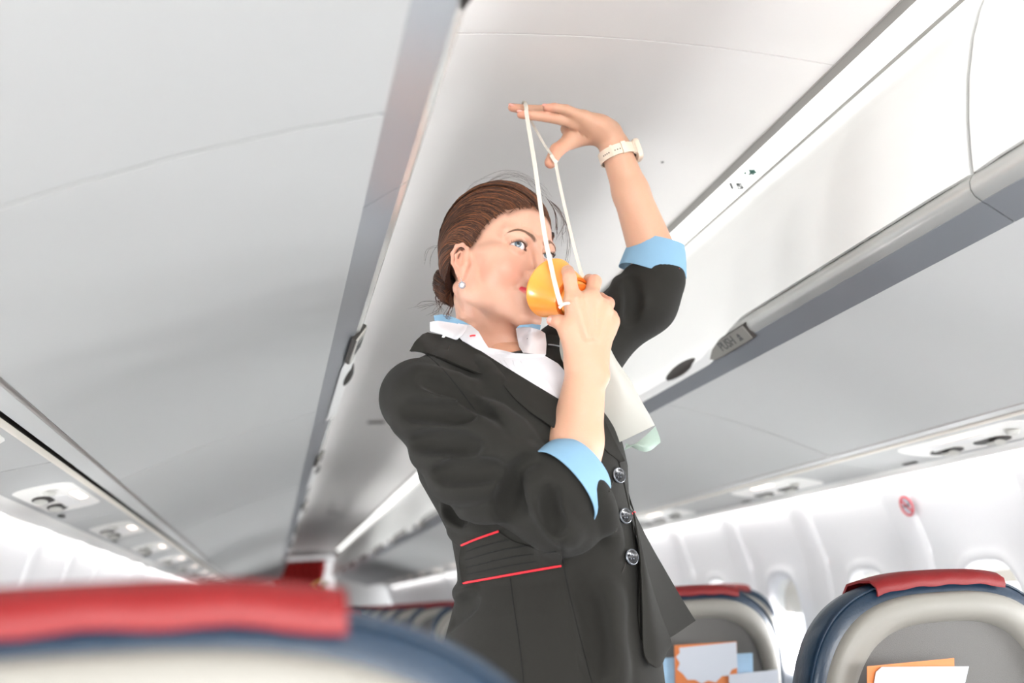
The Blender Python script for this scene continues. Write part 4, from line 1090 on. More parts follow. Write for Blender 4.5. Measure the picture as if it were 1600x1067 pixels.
# stray wisps (pixel guides with depth)
def wisp(pts, r=0.00028, n=14, jit=2.5, cnt=1):
    for _ in range(cnt):
        q = [P(px + RNG.normal() * jit * k / len(pts), py + RNG.normal() * jit * k / len(pts), Y) for k, (px, py, Y) in enumerate(pts)]
        strand(cr(q, n), r * (0.7 + 0.5 * RNG.random()), np.array(lin((70, 44, 32))[:3]))
wisp([(700, 452, 1.64), (690, 470, 1.64), (668, 476, 1.64), (650, 480, 1.65)], cnt=4, jit=7)
wisp([(702, 440, 1.64), (694, 468, 1.62), (684, 482, 1.62), (672, 497, 1.62)], cnt=4, jit=6)
wisp([(704, 455, 1.62), (705, 478, 1.60), (699, 492, 1.60), (704, 500, 1.60)], 0.0004, cnt=8, jit=6)
wisp([(696, 436, 1.64), (686, 450, 1.64), (684, 466, 1.64), (690, 484, 1.63)], 0.0004, cnt=7, jit=6)
wisp([(698, 390, 1.66), (684, 384, 1.66), (672, 396, 1.66), (668, 410, 1.66)], cnt=3, jit=6)
wisp([(750, 292, 1.60), (790, 272, 1.60), (820, 276, 1.60), (845, 300, 1.60)], 0.00014, cnt=6, jit=7)
wisp([(770, 284, 1.60), (810, 274, 1.60), (840, 290, 1.60), (862, 318, 1.58)], 0.00014, cnt=6, jit=7)
wisp([(720, 310, 1.62), (745, 284, 1.62), (790, 270, 1.62), (830, 282, 1.60)], 0.00013, cnt=3, jit=8)
wisp([(858, 312, 1.57), (874, 330, 1.56), (880, 352, 1.56), (872, 378, 1.55)], 0.0003, cnt=6, jit=7)
wisp([(862, 318, 1.57), (884, 350, 1.56), (888, 390, 1.55), (874, 432, 1.54)], 0.00022, cnt=5, jit=6)
wisp([(852, 306, 1.57), (866, 328, 1.565), (871, 348, 1.56), (868, 366, 1.555)], 0.0005, cnt=4, jit=5)
wisp([(803, 327, 1.515), (792, 337, 1.52), (786, 350, 1.52)], 0.0002, cnt=4, jit=5)
o = mesh_np('hair_strands', np.vstack(VV), np.vstack(FF), M_hair, None); o.parent = hair; o.data.transform(Matrix.Translation(-Vector(HO))); set_color(o, np.vstack(CC)); o['kind'] = 'stuff'

# soft shadow of the roots painted into the skin tint along the hairline
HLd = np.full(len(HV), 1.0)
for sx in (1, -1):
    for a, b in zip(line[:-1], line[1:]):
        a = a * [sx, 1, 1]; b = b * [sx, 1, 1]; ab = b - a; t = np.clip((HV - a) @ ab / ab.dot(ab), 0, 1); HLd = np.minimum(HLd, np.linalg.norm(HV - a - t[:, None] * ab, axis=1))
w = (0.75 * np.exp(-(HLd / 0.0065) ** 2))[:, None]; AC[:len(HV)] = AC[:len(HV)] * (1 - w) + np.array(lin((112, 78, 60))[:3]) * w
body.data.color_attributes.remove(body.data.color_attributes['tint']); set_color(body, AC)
# ================================================================ suit jacket
SLC = P(899, 742, 1.425)                                  # centre of her right sleeve opening
sax = P(935, 708, 1.445) - SLC; sax /= np.linalg.norm(sax)
J = SDF((-0.47, 1.27, 0.80), (0.26, 1.90, 1.66), 0.0029)
J.add(torso_f(0.0, 0.80, 1.508), 0.0)
nkb = P(776, 556, 1.635)
J.add(f_cap(RSH + [0.004, 0.004, 0.0], nkb + [-0.030, -0.03, -0.012], 0.056, 0.045), 0.05)
J.add(f_cap(LSH, nkb + [0.045, 0.04, -0.03], 0.056, 0.050), 0.05)
RELs = P(880, 796, 1.455)
RM = P(752, 722, 1.475)
JS = SDF(J.lo, J.lo + J.h * (J.n - 1), J.h)
if tuple(JS.n) != tuple(J.n): JS.n = J.n; JS.D = np.full(J.n, 0.05, np.float32)
JS.add(f_cap(RSH, RM, 0.059, 0.068), 0.0); JS.add(f_cap(RM, RELs, 0.068, 0.060), 0.02)
JS.add(f_cap(RELs, SLC - sax * 0.030, 0.058, 0.050), 0.03)
LELs = P(1006, 472, 1.655)
J.add(f_cap(LSH, LELs, 0.060, 0.055), 0.03); J.add(f_cap(LELs, P(1023, 437, 1.640), 0.055, 0.0530), 0.02)
J.add(f_ell(P(905, 560, 1.70), (0.06, 0.06, 0.06)), 0.05)
# bust
J.add(f_ell(P(893, 690, 1.525), (0.050, 0.046, 0.055)), 0.06)
# folds: raised ridges (+) and pressed valleys (-), given along the surface
J.D = smin(J.D, JS.D, 0.006); del JS
def ridge(pts, r, k=0.02, op='u', sink=0.6):
    q = cr([P(*p_) for p_ in pts], 9)
    for a, b in zip(q[:-1], q[1:]): J.add(f_cap(a, b, r, r), k, op)
J0 = SDF(J.lo, J.lo + J.h * (J.n - 1), J.h); J0.D = J.D.copy(); V0, F0 = J0.mesh(1)
bvh0 = BVHTree.FromPolygons([tuple(v) for v in V0], [tuple(map(int, f)) for f in F0]); del J0
def on0(px, py, off):
    h = cast(bvh0, px, py)[0]
    if h is None: return None
    d = ray(px, py); d /= np.linalg.norm(d); return h - d * off
def fold(pts, r=0.012, proud=0.003, k=0.02, op='u'):
    """a soft cloth ridge (or valley) following pixel guides on the base surface"""
    g = cr([np.array(p_, float) for p_ in pts], 10); q = []
    for i, (px, py) in enumerate(g):
        e = math.sin(math.pi * (i + 0.5) / 10) ** 0.5
        w = on0(px, py, (0.4 * proud * e - r) if op == 'u' else (r - 0.4 * proud * e))
        if w is not None: q.append(w)
    for a, b in zip(q[:-1], q[1:]): J.add(f_cap(a, b, r), k * 1.25, op)
fold([(640, 610), (700, 628), (770, 660), (820, 690)], 0.016, 0.006, 0.02)
fold([(655, 585), (720, 600), (770, 640), (800, 690), (820, 720)], 0.010, 0.007, 0.014)
fold([(668, 598), (722, 618), (760, 655), (790, 700)], 0.008, 0.006, 0.014, 's')
fold([(630, 660), (690, 664), (740, 676), (790, 712)], 0.014, 0.006, 0.02)
fold([(640, 640), (690, 645), (730, 652)], 0.008, 0.005, 0.014, 's')
fold([(660, 712), (700, 718), (760, 716), (800, 724)], 0.015, 0.006, 0.02)
fold([(655, 690), (700, 692), (740, 698)], 0.008, 0.005, 0.014, 's')
fold([(690, 760), (740, 756), (790, 742), (826, 722)], 0.016, 0.007, 0.02)
fold([(690, 738), (730, 738), (775, 733)], 0.008, 0.004, 0.014, 's')
fold([(730, 800), (780, 790), (815, 760), (826, 735)], 0.012, 0.005, 0.018)
fold([(826, 730), (806, 770), (800, 800)], 0.010, 0.004, 0.02, 's')
fold([(828, 728), (842, 770), (862, 815), (872, 835)], 0.007, 0.005, 0.014, 's')
fold([(836, 745), (850, 785), (872, 818), (890, 836)], 0.010, 0.004, 0.018)
fold([(858, 770), (860, 800), (872, 825)], 0.007, 0.006, 0.012, 's')
fold([(745, 565), (775, 600), (810, 640), (850, 690)], 0.010, 0.004, 0.016)
J.add(f_cap(P(786, 470, 1.62), P(792, 545, 1.59), 0.058, 0.062), 0.010, 's')
fold([(952, 470), (975, 478), (1000, 470)], 0.010, 0.005, 0.014)
fold([(960, 425), (972, 460), (975, 500)], 0.008, 0.005, 0.014)
fold([(985, 440), (990, 470), (985, 500)], 0.007, 0.005, 0.012, 's')
fold([(700, 798), (712, 812), (735, 822), (760, 826)], 0.009, 0.007, 0.01)
fold([(695, 786), (706, 800), (724, 812)], 0.006, 0.006, 0.01, 's')
fold([(708, 828), (724, 838), (745, 838)], 0.008, 0.006, 0.01)
fold([(716, 924), (728, 930), (742, 926)], 0.008, 0.006, 0.01)
fold([(700, 975), (716, 955), (735, 940)], 0.008, 0.004, 0.014, 's')
fold([(950, 930), (948, 990), (958, 1060)], 0.012, 0.004, 0.02)
fold([(930, 760), (945, 800), (955, 850)], 0.010, 0.004, 0.016)
fold([(905, 900), (925, 960), (935, 1040)], 0.010, 0.005, 0.02, 's')
VJ, FJ = J.mesh(1)
# drape noise
import mathutils
jac = mesh_np('jacket', VJ, FJ, M_jacket, WOM)
bvhJ = BVHTree.FromPolygons([tuple(v) for v in VJ], [tuple(map(int, f)) for f in FJ])

# ---------------------------------------------------------------- cloth pieces laid on the surface
from mathutils.geometry import delaunay_2d_cdt
def patch(name, poly, m_, parent, base, bvhs, off=0.004, th=0.0016, step=5, bul=None, dens=1, smooth_it=6, Yfix=None, fall=1.58):
    poly = np.array(poly, float)
    # densify outline with Catmull-Rom
    n = len(poly); out = []
    for i in range(n):
        a, b = poly[i], poly[(i + 1) % n]; m = max(1, int(np.linalg.norm(b - a) / step))
        for q in range(m): out.append(a + (b - a) * q / m)
    out = np.array(out); lo, hi = out.min(0), out.max(0)
    def inside(p):
        c = False; j_ = len(out) - 1
        for i in range(len(out)):
            if (out[i][1] > p[1]) != (out[j_][1] > p[1]) and p[0] < (out[j_][0] - out[i][0]) * (p[1] - out[i][1]) / (out[j_][1] - out[i][1]) + out[i][0]: c = not c
            j_ = i
        return c
    pts = list(out)
    for yy in np.arange(lo[1] + step / 2, hi[1], step):
        for xx in np.arange(lo[0] + step / 2, hi[0], step):
            p = np.array([xx, yy])
            if inside(p) and np.min(np.linalg.norm(out - p, axis=1)) > step * 0.5: pts.append(p)
    r = delaunay_2d_cdt([Vector(p) for p in pts], [(i, (i + 1) % len(out)) for i in range(len(out))], [], 1, 1e-4)
    v2 = np.array([tuple(v) for v in r[0]]); faces = [tuple(f) for f in r[2]]
    dep = np.full(len(v2), np.nan)
    for i, (px, py) in enumerate(v2):
        if Yfix is not None: dep[i] = Yfix(px, py); continue
        for b_ in bvhs:
            h = cast(b_, px, py)[0]
            if h is not None: dep[i] = np.nanmin([dep[i], h[1]])
    ok = ~np.isnan(dep)
    if ok.sum() == 0: dep[:] = fall; ok[:] = True
    for i in np.where(~ok)[0]: dep[i] = dep[ok][np.argmin(np.linalg.norm(v2[ok] - v2[i], axis=1))]
    E = set()
    for f in faces:
        for a, b in zip(f, f[1:] + f[:1]): E.add((a, b)); E.add((b, a))
    E = np.array(list(E)); deg = np.bincount(E[:, 0], minlength=len(v2))
    dep0 = dep.copy()
    for _ in range(smooth_it): dep = np.minimum(dep0, 0.5 * dep + 0.5 * np.bincount(E[:, 0], dep[E[:, 1]], minlength=len(v2)) / np.maximum(deg, 1))
    for _ in range(4): dep = 0.5 * dep + 0.5 * np.bincount(E[:, 0], dep[E[:, 1]], minlength=len(v2)) / np.maximum(deg, 1)
    dep = dep - off
    if bul is not None: dep = dep - np.array([bul(px, py) for px, py in v2])
    V = np.array([P(px, py, d) for (px, py), d in zip(v2, dep)])
    # orient towards the camera
    F = []
    for f in faces:
        nn = np.cross(V[f[1]] - V[f[0]], V[f[2]] - V[f[0]]); F.append(f if nn.dot(CAMP - V[f[0]]) > 0 else f[::-1])
    me = bpy.data.meshes.new(name); me.from_pydata([tuple(v) for v in V], [], F); me.update(); me.materials.append(m_)
    o = bpy.data.objects.new(name, me); COL.objects.link(o); solid(o, th, -1.0, 60)
    o.parent = parent; o.data.transform(Matrix.Translation(-Vector(base)))
    return o
WL = np.array(WOM.location); JL = WL
def jpatch(name, poly, m_=None, off=0.004, parent=None, bvhs=None, **kw): return patch(name, poly, m_ or M_jacket, parent or jac, WL, bvhs or [bvhJ], off, **kw)
# shirt bib with pin-tucks
shirt = empty('shirt', tuple(WL)); shirt.parent = WOM; shirt.location = (0, 0, 0)
bvs = [bvhJ, bvh_body]
bvb = [bvh0, bvh_body]
def spatch(name, poly, m_=None, off=0.003, **kw): 
    kw.setdefault('bvhs', bvs); b = kw.pop('bvhs'); return patch(name, poly, m_ or M_shirt, shirt, WL, b, off, **kw)
tuck = [[(779, 561), (800, 590), (822, 612), (855, 640)], [(786, 561), (803, 585), (830, 605), (862, 634)], [(800, 562), (806, 575), (836, 598), (872, 645)], [(812, 563), (826, 582), (852, 592), (876, 628)]]
tk = [cr(np.array(t_, float), 30) for t_ in tuck]
def tuckb(px, py):
    d = min(np.min(np.linalg.norm(t_ - [px, py], axis=1)) for t_ in tk); return 0.0013 * math.exp(-(d / 3.0) ** 2)
spatch('bib', [(740, 528), (766, 546), (800, 555), (850, 555), (872, 568), (905, 605), (905, 665), (880, 668), (840, 640), (790, 605), (742, 565)], off=0.004, step=3.0, bul=tuckb, bvhs=bvb)
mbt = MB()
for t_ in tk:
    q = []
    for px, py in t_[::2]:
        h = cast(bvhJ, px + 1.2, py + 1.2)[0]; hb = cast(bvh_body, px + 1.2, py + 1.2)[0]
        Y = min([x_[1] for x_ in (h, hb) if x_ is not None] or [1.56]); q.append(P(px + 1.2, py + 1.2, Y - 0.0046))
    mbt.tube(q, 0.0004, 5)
sub(mbt, 'tuck_line', mat('tuck_line_grey', (196, 196, 202), 0.8), shirt, WL, sharp=0)  # thin lines beside the tucks, slightly greyer than the shirt
# front band around the neck opening
spatch('neck_band', [(716, 505), (736, 508), (748, 518), (757, 534), (763, 543), (785, 547), (805, 552), (832, 553), (853, 553), (851, 558), (808, 560), (778, 560), (752, 549), (722, 532), (712, 520)], off=0.008, step=3.5, smooth_it=14)
# collar wings
spatch('collar_wing', [(672, 503), (684, 501), (705, 504), (731, 509), (728, 517), (722, 524), (714, 530), (702, 531), (687, 533), (692, 523), (672, 517)], off=0.014, step=3.5, smooth_it=14, bul=lambda x, y: 0.004 * math.sin((x - 670) / 60 * 3.1) if 670 < x < 732 else 0)
spatch('collar_lining', [(678, 493), (690, 491), (704, 494), (722, 501), (737, 509), (724, 510), (704, 505), (684, 502), (679, 501)], M_blue, off=0.012, step=3.5, smooth_it=14)
spatch('collar_wing', [(806, 514), (815, 510), (828, 510), (842, 514), (852, 521), (854, 537), (853, 554), (838, 553), (817, 551), (811, 541), (808, 527)], mat('warm_collar_linen', (226, 220, 222), 0.85, bump=0.2, scale=1400), off=0.010, step=3.5, smooth_it=14, bul=lambda x, y: 0.005 * math.sin((x - 806) / 48 * 3.1) if x > 806 else 0)  # this wing has a slightly warmer white than the shirt
spatch('collar_lining', [(807, 512), (812, 508), (832, 506), (845, 508), (844, 515), (830, 511), (815, 511)], M_blue, off=0.014, step=3.0, smooth_it=14)
def stitch(nm, a, b, par, off, w=0.0013, bvhs=None, m_=None):
    q = []
    for px, py in cr(np.array([a, ((a[0] + b[0]) / 2, (a[1] + b[1]) / 2 - 0.4), b], float), 6):
        Y = min([h[1] for h in [cast(b_, px, py)[0] for b_ in (bvhs or bvs)] if h is not None] or [1.6]); q.append(P(px, py, Y - off))
    return sub(MB().tube(q, w, 6), nm, m_ or M_pipe, par, WL)
stitch('red_stitch', (734, 525), (743, 524), shirt, 0.0125)
M_seam = mat('dark_seam_thread', (14, 14, 13), 0.95)  # near-black colour of the seam lines on the jacket
# lapels (near one laid over the shirt and chest, small part seen beyond the wrist)
jpatch('lapel', [(660, 522), (668, 519), (693, 524), (712, 531), (751, 548), (790, 573), (836, 601), (876, 625), (884, 650), (878, 672), (866, 668), (848, 656), (829, 644), (806, 624), (783, 597), (754, 584), (724, 573), (694, 560), (664, 550), (640, 548), (648, 534)], off=0.0095, th=0.0035, step=4, smooth_it=14, bvhs=bvb, bul=lambda x, y: 0.006 * min(1.0, max(0.0, (y - (0.62 * x + 92)) / 28.0)))
stitch('lapel_seam', (700, 548), (706, 531), jac, 0.0125, 0.0006, m_=M_dark)
stitch('collar_seam', (642, 549), (699, 547), jac, 0.0125, 0.0007, m_=M_dark)
jpatch('lapel', [(930, 640), (944, 655), (958, 684), (977, 720), (970, 722), (952, 708), (934, 690)], off=0.006, th=0.003, step=4)
# pocket pin
stitch('lapel_pin', (856, 538), (876, 541), jac, 0.006, 0.0012, m_=M_jew)
# waist belt with tucks and red piping
belt = jpatch('waist_belt', [(721, 852), (745, 842), (779, 831), (800, 845), (832, 856), (878, 861), (877, 885), (830, 892), (780, 901), (724, 911), (719, 898), (718, 866)], off=0.0035, th=0.003, step=5, smooth_it=8)
def line_on(nm, pts, r, m_, off, n=30, par=None):
    q = []; last = 1.5
    for px, py in cr(np.array(pts, float), n):
        h = cast(bvhJ, px, py)[0]
        for dx in range(3, 50, 4):
            if h is None: h = cast(bvhJ, px - dx, py)[0]
        if h is not None: last = h[1]
        q.append(P(px, py, last - off))
    q = np.array(q); q[1:-1] = (q[:-2] + q[1:-1] + q[2:]) / 3
    return sub(MB().tube(q, r, 7), nm, m_, par or jac, WL)
line_on('red_piping', [(721, 852), (745, 842), (779, 830)], 0.0017, M_pipe, 0.0045)
line_on('red_piping', [(724, 911), (780, 901), (830, 892), (877, 884)], 0.0017, M_pipe, 0.0062)
for k_, (a, b, c) in enumerate((((722, 864), (755, 853), (793, 844)), ((723, 876), (775, 861), (822, 853)), ((724, 888), (790, 872), (868, 862)), ((724, 899), (790, 885), (876, 872)))):
    line_on('tuck_seam', [a, b, c], 0.0008, M_seam, 0.0062)
line_on('side_seam', [(797, 903), (803, 950), (812, 1010), (818, 1066)], 0.0007, M_seam, 0.0002)
line_on('side_seam', [(877, 850), (884, 900), (900, 970), (925, 1066)], 0.0007, M_seam, 0.0002)
line_on('side_seam', [(721, 852), (718, 880), (723, 911)], 0.0010, M_seam, 0.0035)
line_on('front_edge', [(967, 722), (976, 760), (986, 810), (992, 860), (1001, 920), (1009, 975)], 0.0016, M_jacket, 0.0012, 40)
line_on('armhole_seam', [(664, 552), (690, 575), (716, 605), (742, 640)], 0.0008, M_seam, 0.0002)
# buttons with rims and buttonholes
for i, (px, py) in enumerate(((963, 744), (973, 807), (983, 871))):
    h, nn = cast(bvhJ, px, py)
    for dx in range(2, 60, 3):
        if h is None:
            h = cast(bvhJ, px - dx, py)[0]
            if h is not None: h = P(px, py, h[1] + dx * 0.0006)
    nn = np.array([0.40, -0.90, 0.08]); nn /= np.linalg.norm(nn); c = h + nn * 0.006 - ray(px, py) / np.linalg.norm(ray(px, py)) * 0.002
    u = np.cross(nn, [0, 0, 1.0]); u /= np.linalg.norm(u); w_ = np.cross(u, nn)
    b = empty('button', tuple(c)); b.parent = jac; b.location = Vector(c) - WOM.location
    ring = lambda rr, dd: [c + nn * dd + rr * (math.cos(q) * u + math.sin(q) * w_) for q in np.linspace(0, 2 * math.pi, 28, endpoint=False)]
    sub(MB().grid(np.array([ring(0.0112, -0.003), ring(0.0118, 0.0), ring(0.0108, 0.0018), ring(0.0086, 0.0012), ring(0.0075, 0.0002), ring(0.0001, 0.0002)]), closev=True), 'button_disc', M_btn, b, c, sharp=50)
    sub(MB().grid(np.array([ring(0.0119, 0.0002), ring(0.0113, 0.0021), ring(0.0103, 0.0021)]), closev=True), 'button_rim', M_btnr, b, c, sharp=0)
    th_ = MB()
    for (x, y) in ((-0.0025, -0.0025), (0.0025, -0.0025), (-0.0025, 0.0025), (0.0025, 0.0025)): th_.tube([c + u * x + w_ * y, c + u * x + w_ * y + nn * 0.0012], 0.0011, 8)
    sub(th_, 'thread', M_btnr, b, c)
    line_on('buttonhole', [(px - 5, py + 8), (px - 8, py + 16), (px - 11, py + 24)], 0.0008, M_dark, 0.0008, 8)
# left front of the peplum swinging out beyond the buttons
def sheet_px(name, rows, m_, parent, nu=24, nv=24, th=0.0022):
    R_ = np.array([cr(np.array([P(*q) for q in r]), nu) for r in rows]); G = np.array([cr(R_[:, i], nv) for i in range(nu)])
    mb = MB(); mb.grid(G); o = mb.build(name, m_, None, sharp=0); solid(o, th, 0, 60); o.parent = parent; o.data.transform(Matrix.Translation(-Vector(WL))); return o
sheet_px('peplum_front', [[(978, 790, 1.585), (984, 795, 1.59), (990, 800, 1.60)],
                          [(999, 850, 1.52), (1005, 850, 1.545), (1013, 846, 1.585)],
                          [(1000, 900, 1.49), (1018, 898, 1.53), (1038, 890, 1.58)],
                          [(998, 960, 1.475), (1030, 955, 1.52), (1066, 938, 1.58)],
                          [(1002, 1000, 1.47), (1038, 1000, 1.515), (1086, 970, 1.585)]], M_jacket, jac)
sheet_px('peplum_fold', [[(990, 800, 1.52), (991, 802, 1.53), (992, 806, 1.54)],
                         [(1000, 870, 1.49), (1006, 872, 1.497), (1008, 880, 1.52)],
                         [(1003, 950, 1.468), (1018, 950, 1.480), (1030, 955, 1.515)],
                         [(1005, 1015, 1.460), (1028, 1012, 1.474), (1048, 1002, 1.512)],
                         [(1013, 1036, 1.456), (1030, 1042, 1.470), (1044, 1012, 1.505)]], M_jacket, jac)
sub(MB().tube([P(984, 806, 1.58), P(989, 802, 1.585), P(992, 800, 1.60)], 0.0016, 6), 'red_piping', M_pipe, jac, WL)
sheet_px('waist_tab', [[(974, 750, 1.60), (980, 765, 1.60), (984, 780, 1.60)], [(978, 775, 1.61), (984, 785, 1.61), (990, 798, 1.61)]], M_jacket, jac, 8, 8)

# turned-back cuffs
def cuff(name, C0, ax, r0, r1, w, flat=1.0, upv=None, slit=None):
    ax = ax / np.linalg.norm(ax); u = np.cross(ax, [0, 1.0, 0]) if upv is None else np.array(upv, float); u = u - u.dot(ax) * ax; u /= np.linalg.norm(u); v = np.cross(ax, u)
    G = []
    for f, rr, dd in ((0.0, r0 * 0.93, -0.008), (0.0, r0, 0.0), (0.06, r0 * 1.03, -0.002), (0.5, (r0 + r1) / 2 * 1.02, 0), (1.0, r1, 0)):
        row = []
        for q in np.linspace(0.0, 2 * math.pi, 49)[:-1] if slit is None else np.linspace(slit + 0.06, slit + 2 * math.pi - 0.06, 48):
            ww = w * (1 + 0.05 * math.sin(3 * q)); row.append(C0 - ax * (ww * f) - ax * dd * (f == 0) + rr * (math.cos(q) * u + flat * math.sin(q) * v) * (1 + 0.012 * math.sin(5 * q + 3 * f)))
        G.append(row)
    mb = MB(); mb.grid(np.array(G), closev=slit is None); o = mb.build(name, M_blue, None, sharp=0); solid(o, 0.0016, 0, 60); o.parent = shirt; o.data.transform(Matrix.Translation(-Vector(WL)))
    return o
cuff('cuff', SLC + sax * 0.006, sax, 0.0565, 0.0625, 0.045, 0.86, upv=P(935, 800, 1.425) - SLC)
lax = P(1027, 383, 1.640) - P(1018, 432, 1.648)
cuff('cuff', P(1028, 383, 1.634), lax + np.array([0.0, -0.007, 0]), 0.0475, 0.0585, 0.048, 1.0, upv=[1, 0, -0.33])
def red_mark(a, b, Y): sub(MB().tube([P(*a, Y), P((a[0] + b[0]) / 2, (a[1] + b[1]) / 2, Y - 0.0005), P(*b, Y)], 0.0011, 6), 'red_stitch', M_pipe, shirt, WL)

def obj_bvh(o):
    off = np.zeros(3); q = o
    while q is not None: off += np.array(q.location); q = q.parent
    n = len(o.data.vertices); V = np.empty(n * 3); o.data.vertices.foreach_get('co', V); V = V.reshape(-1, 3) + off
    return BVHTree.FromPolygons([tuple(v) for v in V], [tuple(p.vertices) for p in o.data.polygons])
cuffs = [o for o in shirt.children if o.name.startswith('cuff')]
for a, b in (((866, 739), (870, 727)), ((1061, 419), (1064, 431))):
    q = []
    for f in np.linspace(0, 1, 5):
        px, py = a[0] + (b[0] - a[0]) * f, a[1] + (b[1] - a[1]) * f
        for o in cuffs:
            h = cast(obj_bvh(o), px, py)[0]
            if h is not None: q.append(P(px, py, h[1] - 0.0008)); break
    if len(q) > 2: sub(MB().tube(q, 0.0011, 6), 'red_stitch', M_pipe, shirt, WL)
# ================================================================ oxygen mask held to the face
MC = P(861, 450, 1.478)                          # rim centre
tilt = math.radians(42); dirn = np.array([math.sin(tilt) * math.cos(math.radians(24)), math.sin(tilt) * math.sin(math.radians(24)), -math.cos(tilt)])
vray = ray(859, 451); vray /= np.linalg.norm(vray)
# build the axis in a camera-like frame around the viewing ray, then to the world
cf = vray; cr_x = CM.T @ np.array([1.0, 0, 0]); cr_x -= cr_x.dot(cf) * cf; cr_x /= np.linalg.norm(cr_x); cr_y = np.cross(cf, cr_x)
MA = dirn[0] * cr_x + dirn[1] * cr_y + dirn[2] * cf
MU = np.cross(MA, [0, 0, 1.0]); MU /= np.linalg.norm(MU); MW = np.cross(MU, MA)
mask = empty('oxygen_mask', tuple(MC), 'yellow-orange cup mask with elastic strap and bag held over her mouth', 'mask')
mring = lambda rr, dd, n=48: [MC + MA * dd + rr * (math.cos(q) * MU + math.sin(q) * MW) for q in np.linspace(0, 2 * math.pi, n, endpoint=False)]
G = [mring(0.0438, -0.001), mring(0.0455, -0.002), mring(0.0464, 0.000), mring(0.0455, 0.002), mring(0.0438, 0.004), mring(0.0385, 0.027), mring(0.0330, 0.050), mring(0.0322, 0.052), mring(0.0275, 0.0525), mring(0.0265, 0.054), mring(0.0255, 0.064), mring(0.0240, 0.066), mring(0.0235, 0.064)]
o = MB().grid(np.array(G), closev=True).build('cup', M_mask, mask, sharp=50); solid(o, 0.0014, -1, 50)
o = MB().grid(np.array([mring(0.0250, 0.063), mring(0.0245, 0.068), mring(0.021, 0.070), mring(0.0001, 0.071)]), closev=True).build('valve', M_maskd, mask, sharp=50)
G = [mring(0.0276, 0.0525), mring(0.0312, 0.0530), mring(0.0316, 0.0550), mring(0.0280, 0.0560)]
MB().grid(np.array(G), closev=True).build('collar_ring', M_maskd, mask, sharp=50)
def ribbon(name, pts, w, th, m_, parent, face=None, n=40):
    q = cr(pts, n); T = np.gradient(q, axis=0); T /= np.linalg.norm(T, axis=1)[:, None]; G = []
    for i in range(n):
        nrm = (CAMP - q[i]); nrm /= np.linalg.norm(nrm)
        if face is not None: nrm = np.array(face[0]) * (1 - i / (n - 1)) + np.array(face[1]) * (i / (n - 1))
        u = np.cross(T[i], nrm); u /= np.linalg.norm(u); v = np.cross(u, T[i])
        G.append([q[i] + u * w * a + v * th * b for a, b in ((-0.5, -0.5), (0.5, -0.5), (0.5, 0.5), (-0.5, 0.5))])
    return MB().grid(np.array(G), closev=True, capu=True).build(name, m_, parent, sharp=50)
lug = P(876, 476, 1.388)
ribbon('strap', [lug, P(869, 450, 1.402), P(862, 420, 1.43), P(850, 360, 1.47), P(836, 260, 1.53), P(827, 205, 1.560), P(822.5, 176, 1.572)], 0.0068, 0.0011, M_elast, mask)
ribbon('strap', [P(822.5, 178, 1.572), P(822, 167, 1.580), P(820, 161, 1.600), P(818, 162, 1.63), P(821, 172, 1.645), P(828, 188, 1.645)], 0.0066, 0.0011, M_elast, mask)
ribbon('strap', [P(828, 186, 1.645), P(838, 204, 1.635), P(852, 228, 1.615), P(862, 242, 1.590)], 0.0042, 0.0010, M_elast, mask)
ribbon('strap', [P(861, 242, 1.590), P(866, 250, 1.588), P(870, 254, 1.592)], 0.0060, 0.0010, M_elast, mask)
ribbon('strap', [P(868, 254, 1.594), P(874, 285, 1.575), P(884, 330, 1.555), P(897, 385, 1.52), P(905, 415, 1.50), P(913, 442, 1.475)], 0.0052, 0.0010, M_elast, mask)
# strap knot on the lug
MB().tube(cr([P(874, 481, 1.388), P(879, 476, 1.384), P(885, 474, 1.384), P(892, 474, 1.39)], 12), 0.0022, 8).build('strap_knot', M_elast, mask)
# reservoir bag hanging behind the wrist
G = []
BR = [(905, 500, 0.022, 1.462), (906, 520, 0.030, 1.468), (912, 545, 0.036, 1.472), (930, 575, 0.034, 1.478), (950, 610, 0.036, 1.482), (968, 645, 0.038, 1.486), (986, 682, 0.0385, 1.490)]
bc_ = np.array([P(a, b, d) for a, b, w_, d in BR]); W_ = np.array([w_ for a, b, w_, d in BR])
cc = cr(bc_, 22); ww = cr(W_[:, None], 22)[:, 0]
for i in range(22):
    T = (cc[min(i + 1, 21)] - cc[max(i - 1, 0)]); T /= np.linalg.norm(T); vv = CAMP - cc[i]; vv /= np.linalg.norm(vv); u = np.cross(T, vv); u /= np.linalg.norm(u); v = np.cross(u, T)
    dpt = 0.016 * (1 - i / 21) ** 0.8 + 0.0025
    G.append([cc[i] + u * ww[i] * math.cos(q) * (1 + 0.02 * math.sin(4 * q + i)) + v * dpt * math.sin(q) * (1 + 0.25 * math.sin(3 * q + 0.5 * i)) for q in np.linspace(0, 2 * math.pi, 36, endpoint=False)])
MB().grid(np.array(G), closev=True, capu=True).build('reservoir_bag', M_bag, mask, sharp=60)
def quadsheet(name, rows, m_, nu=14, nv=10, th=0.0012):
    R_ = np.array([cr(np.array([P(*q) for q in r]), nu) for r in rows]); G = np.array([cr(R_[:, i], nv) for i in range(nu)]); o = MB().grid(G).build(name, m_, mask, sharp=0); solid(o, th, 0, 60); return o
quadsheet('bag_end', [[(975, 703, 1.487), (988, 697, 1.482), (1003, 686, 1.480), (1024, 666, 1.484)], [(978, 698, 1.487), (994, 694, 1.476), (1010, 696, 1.474), (1030, 682, 1.484)], [(977, 692, 1.487), (1000, 704, 1.478), (1015, 704, 1.478), (1032, 691, 1.484)]], M_bagg)

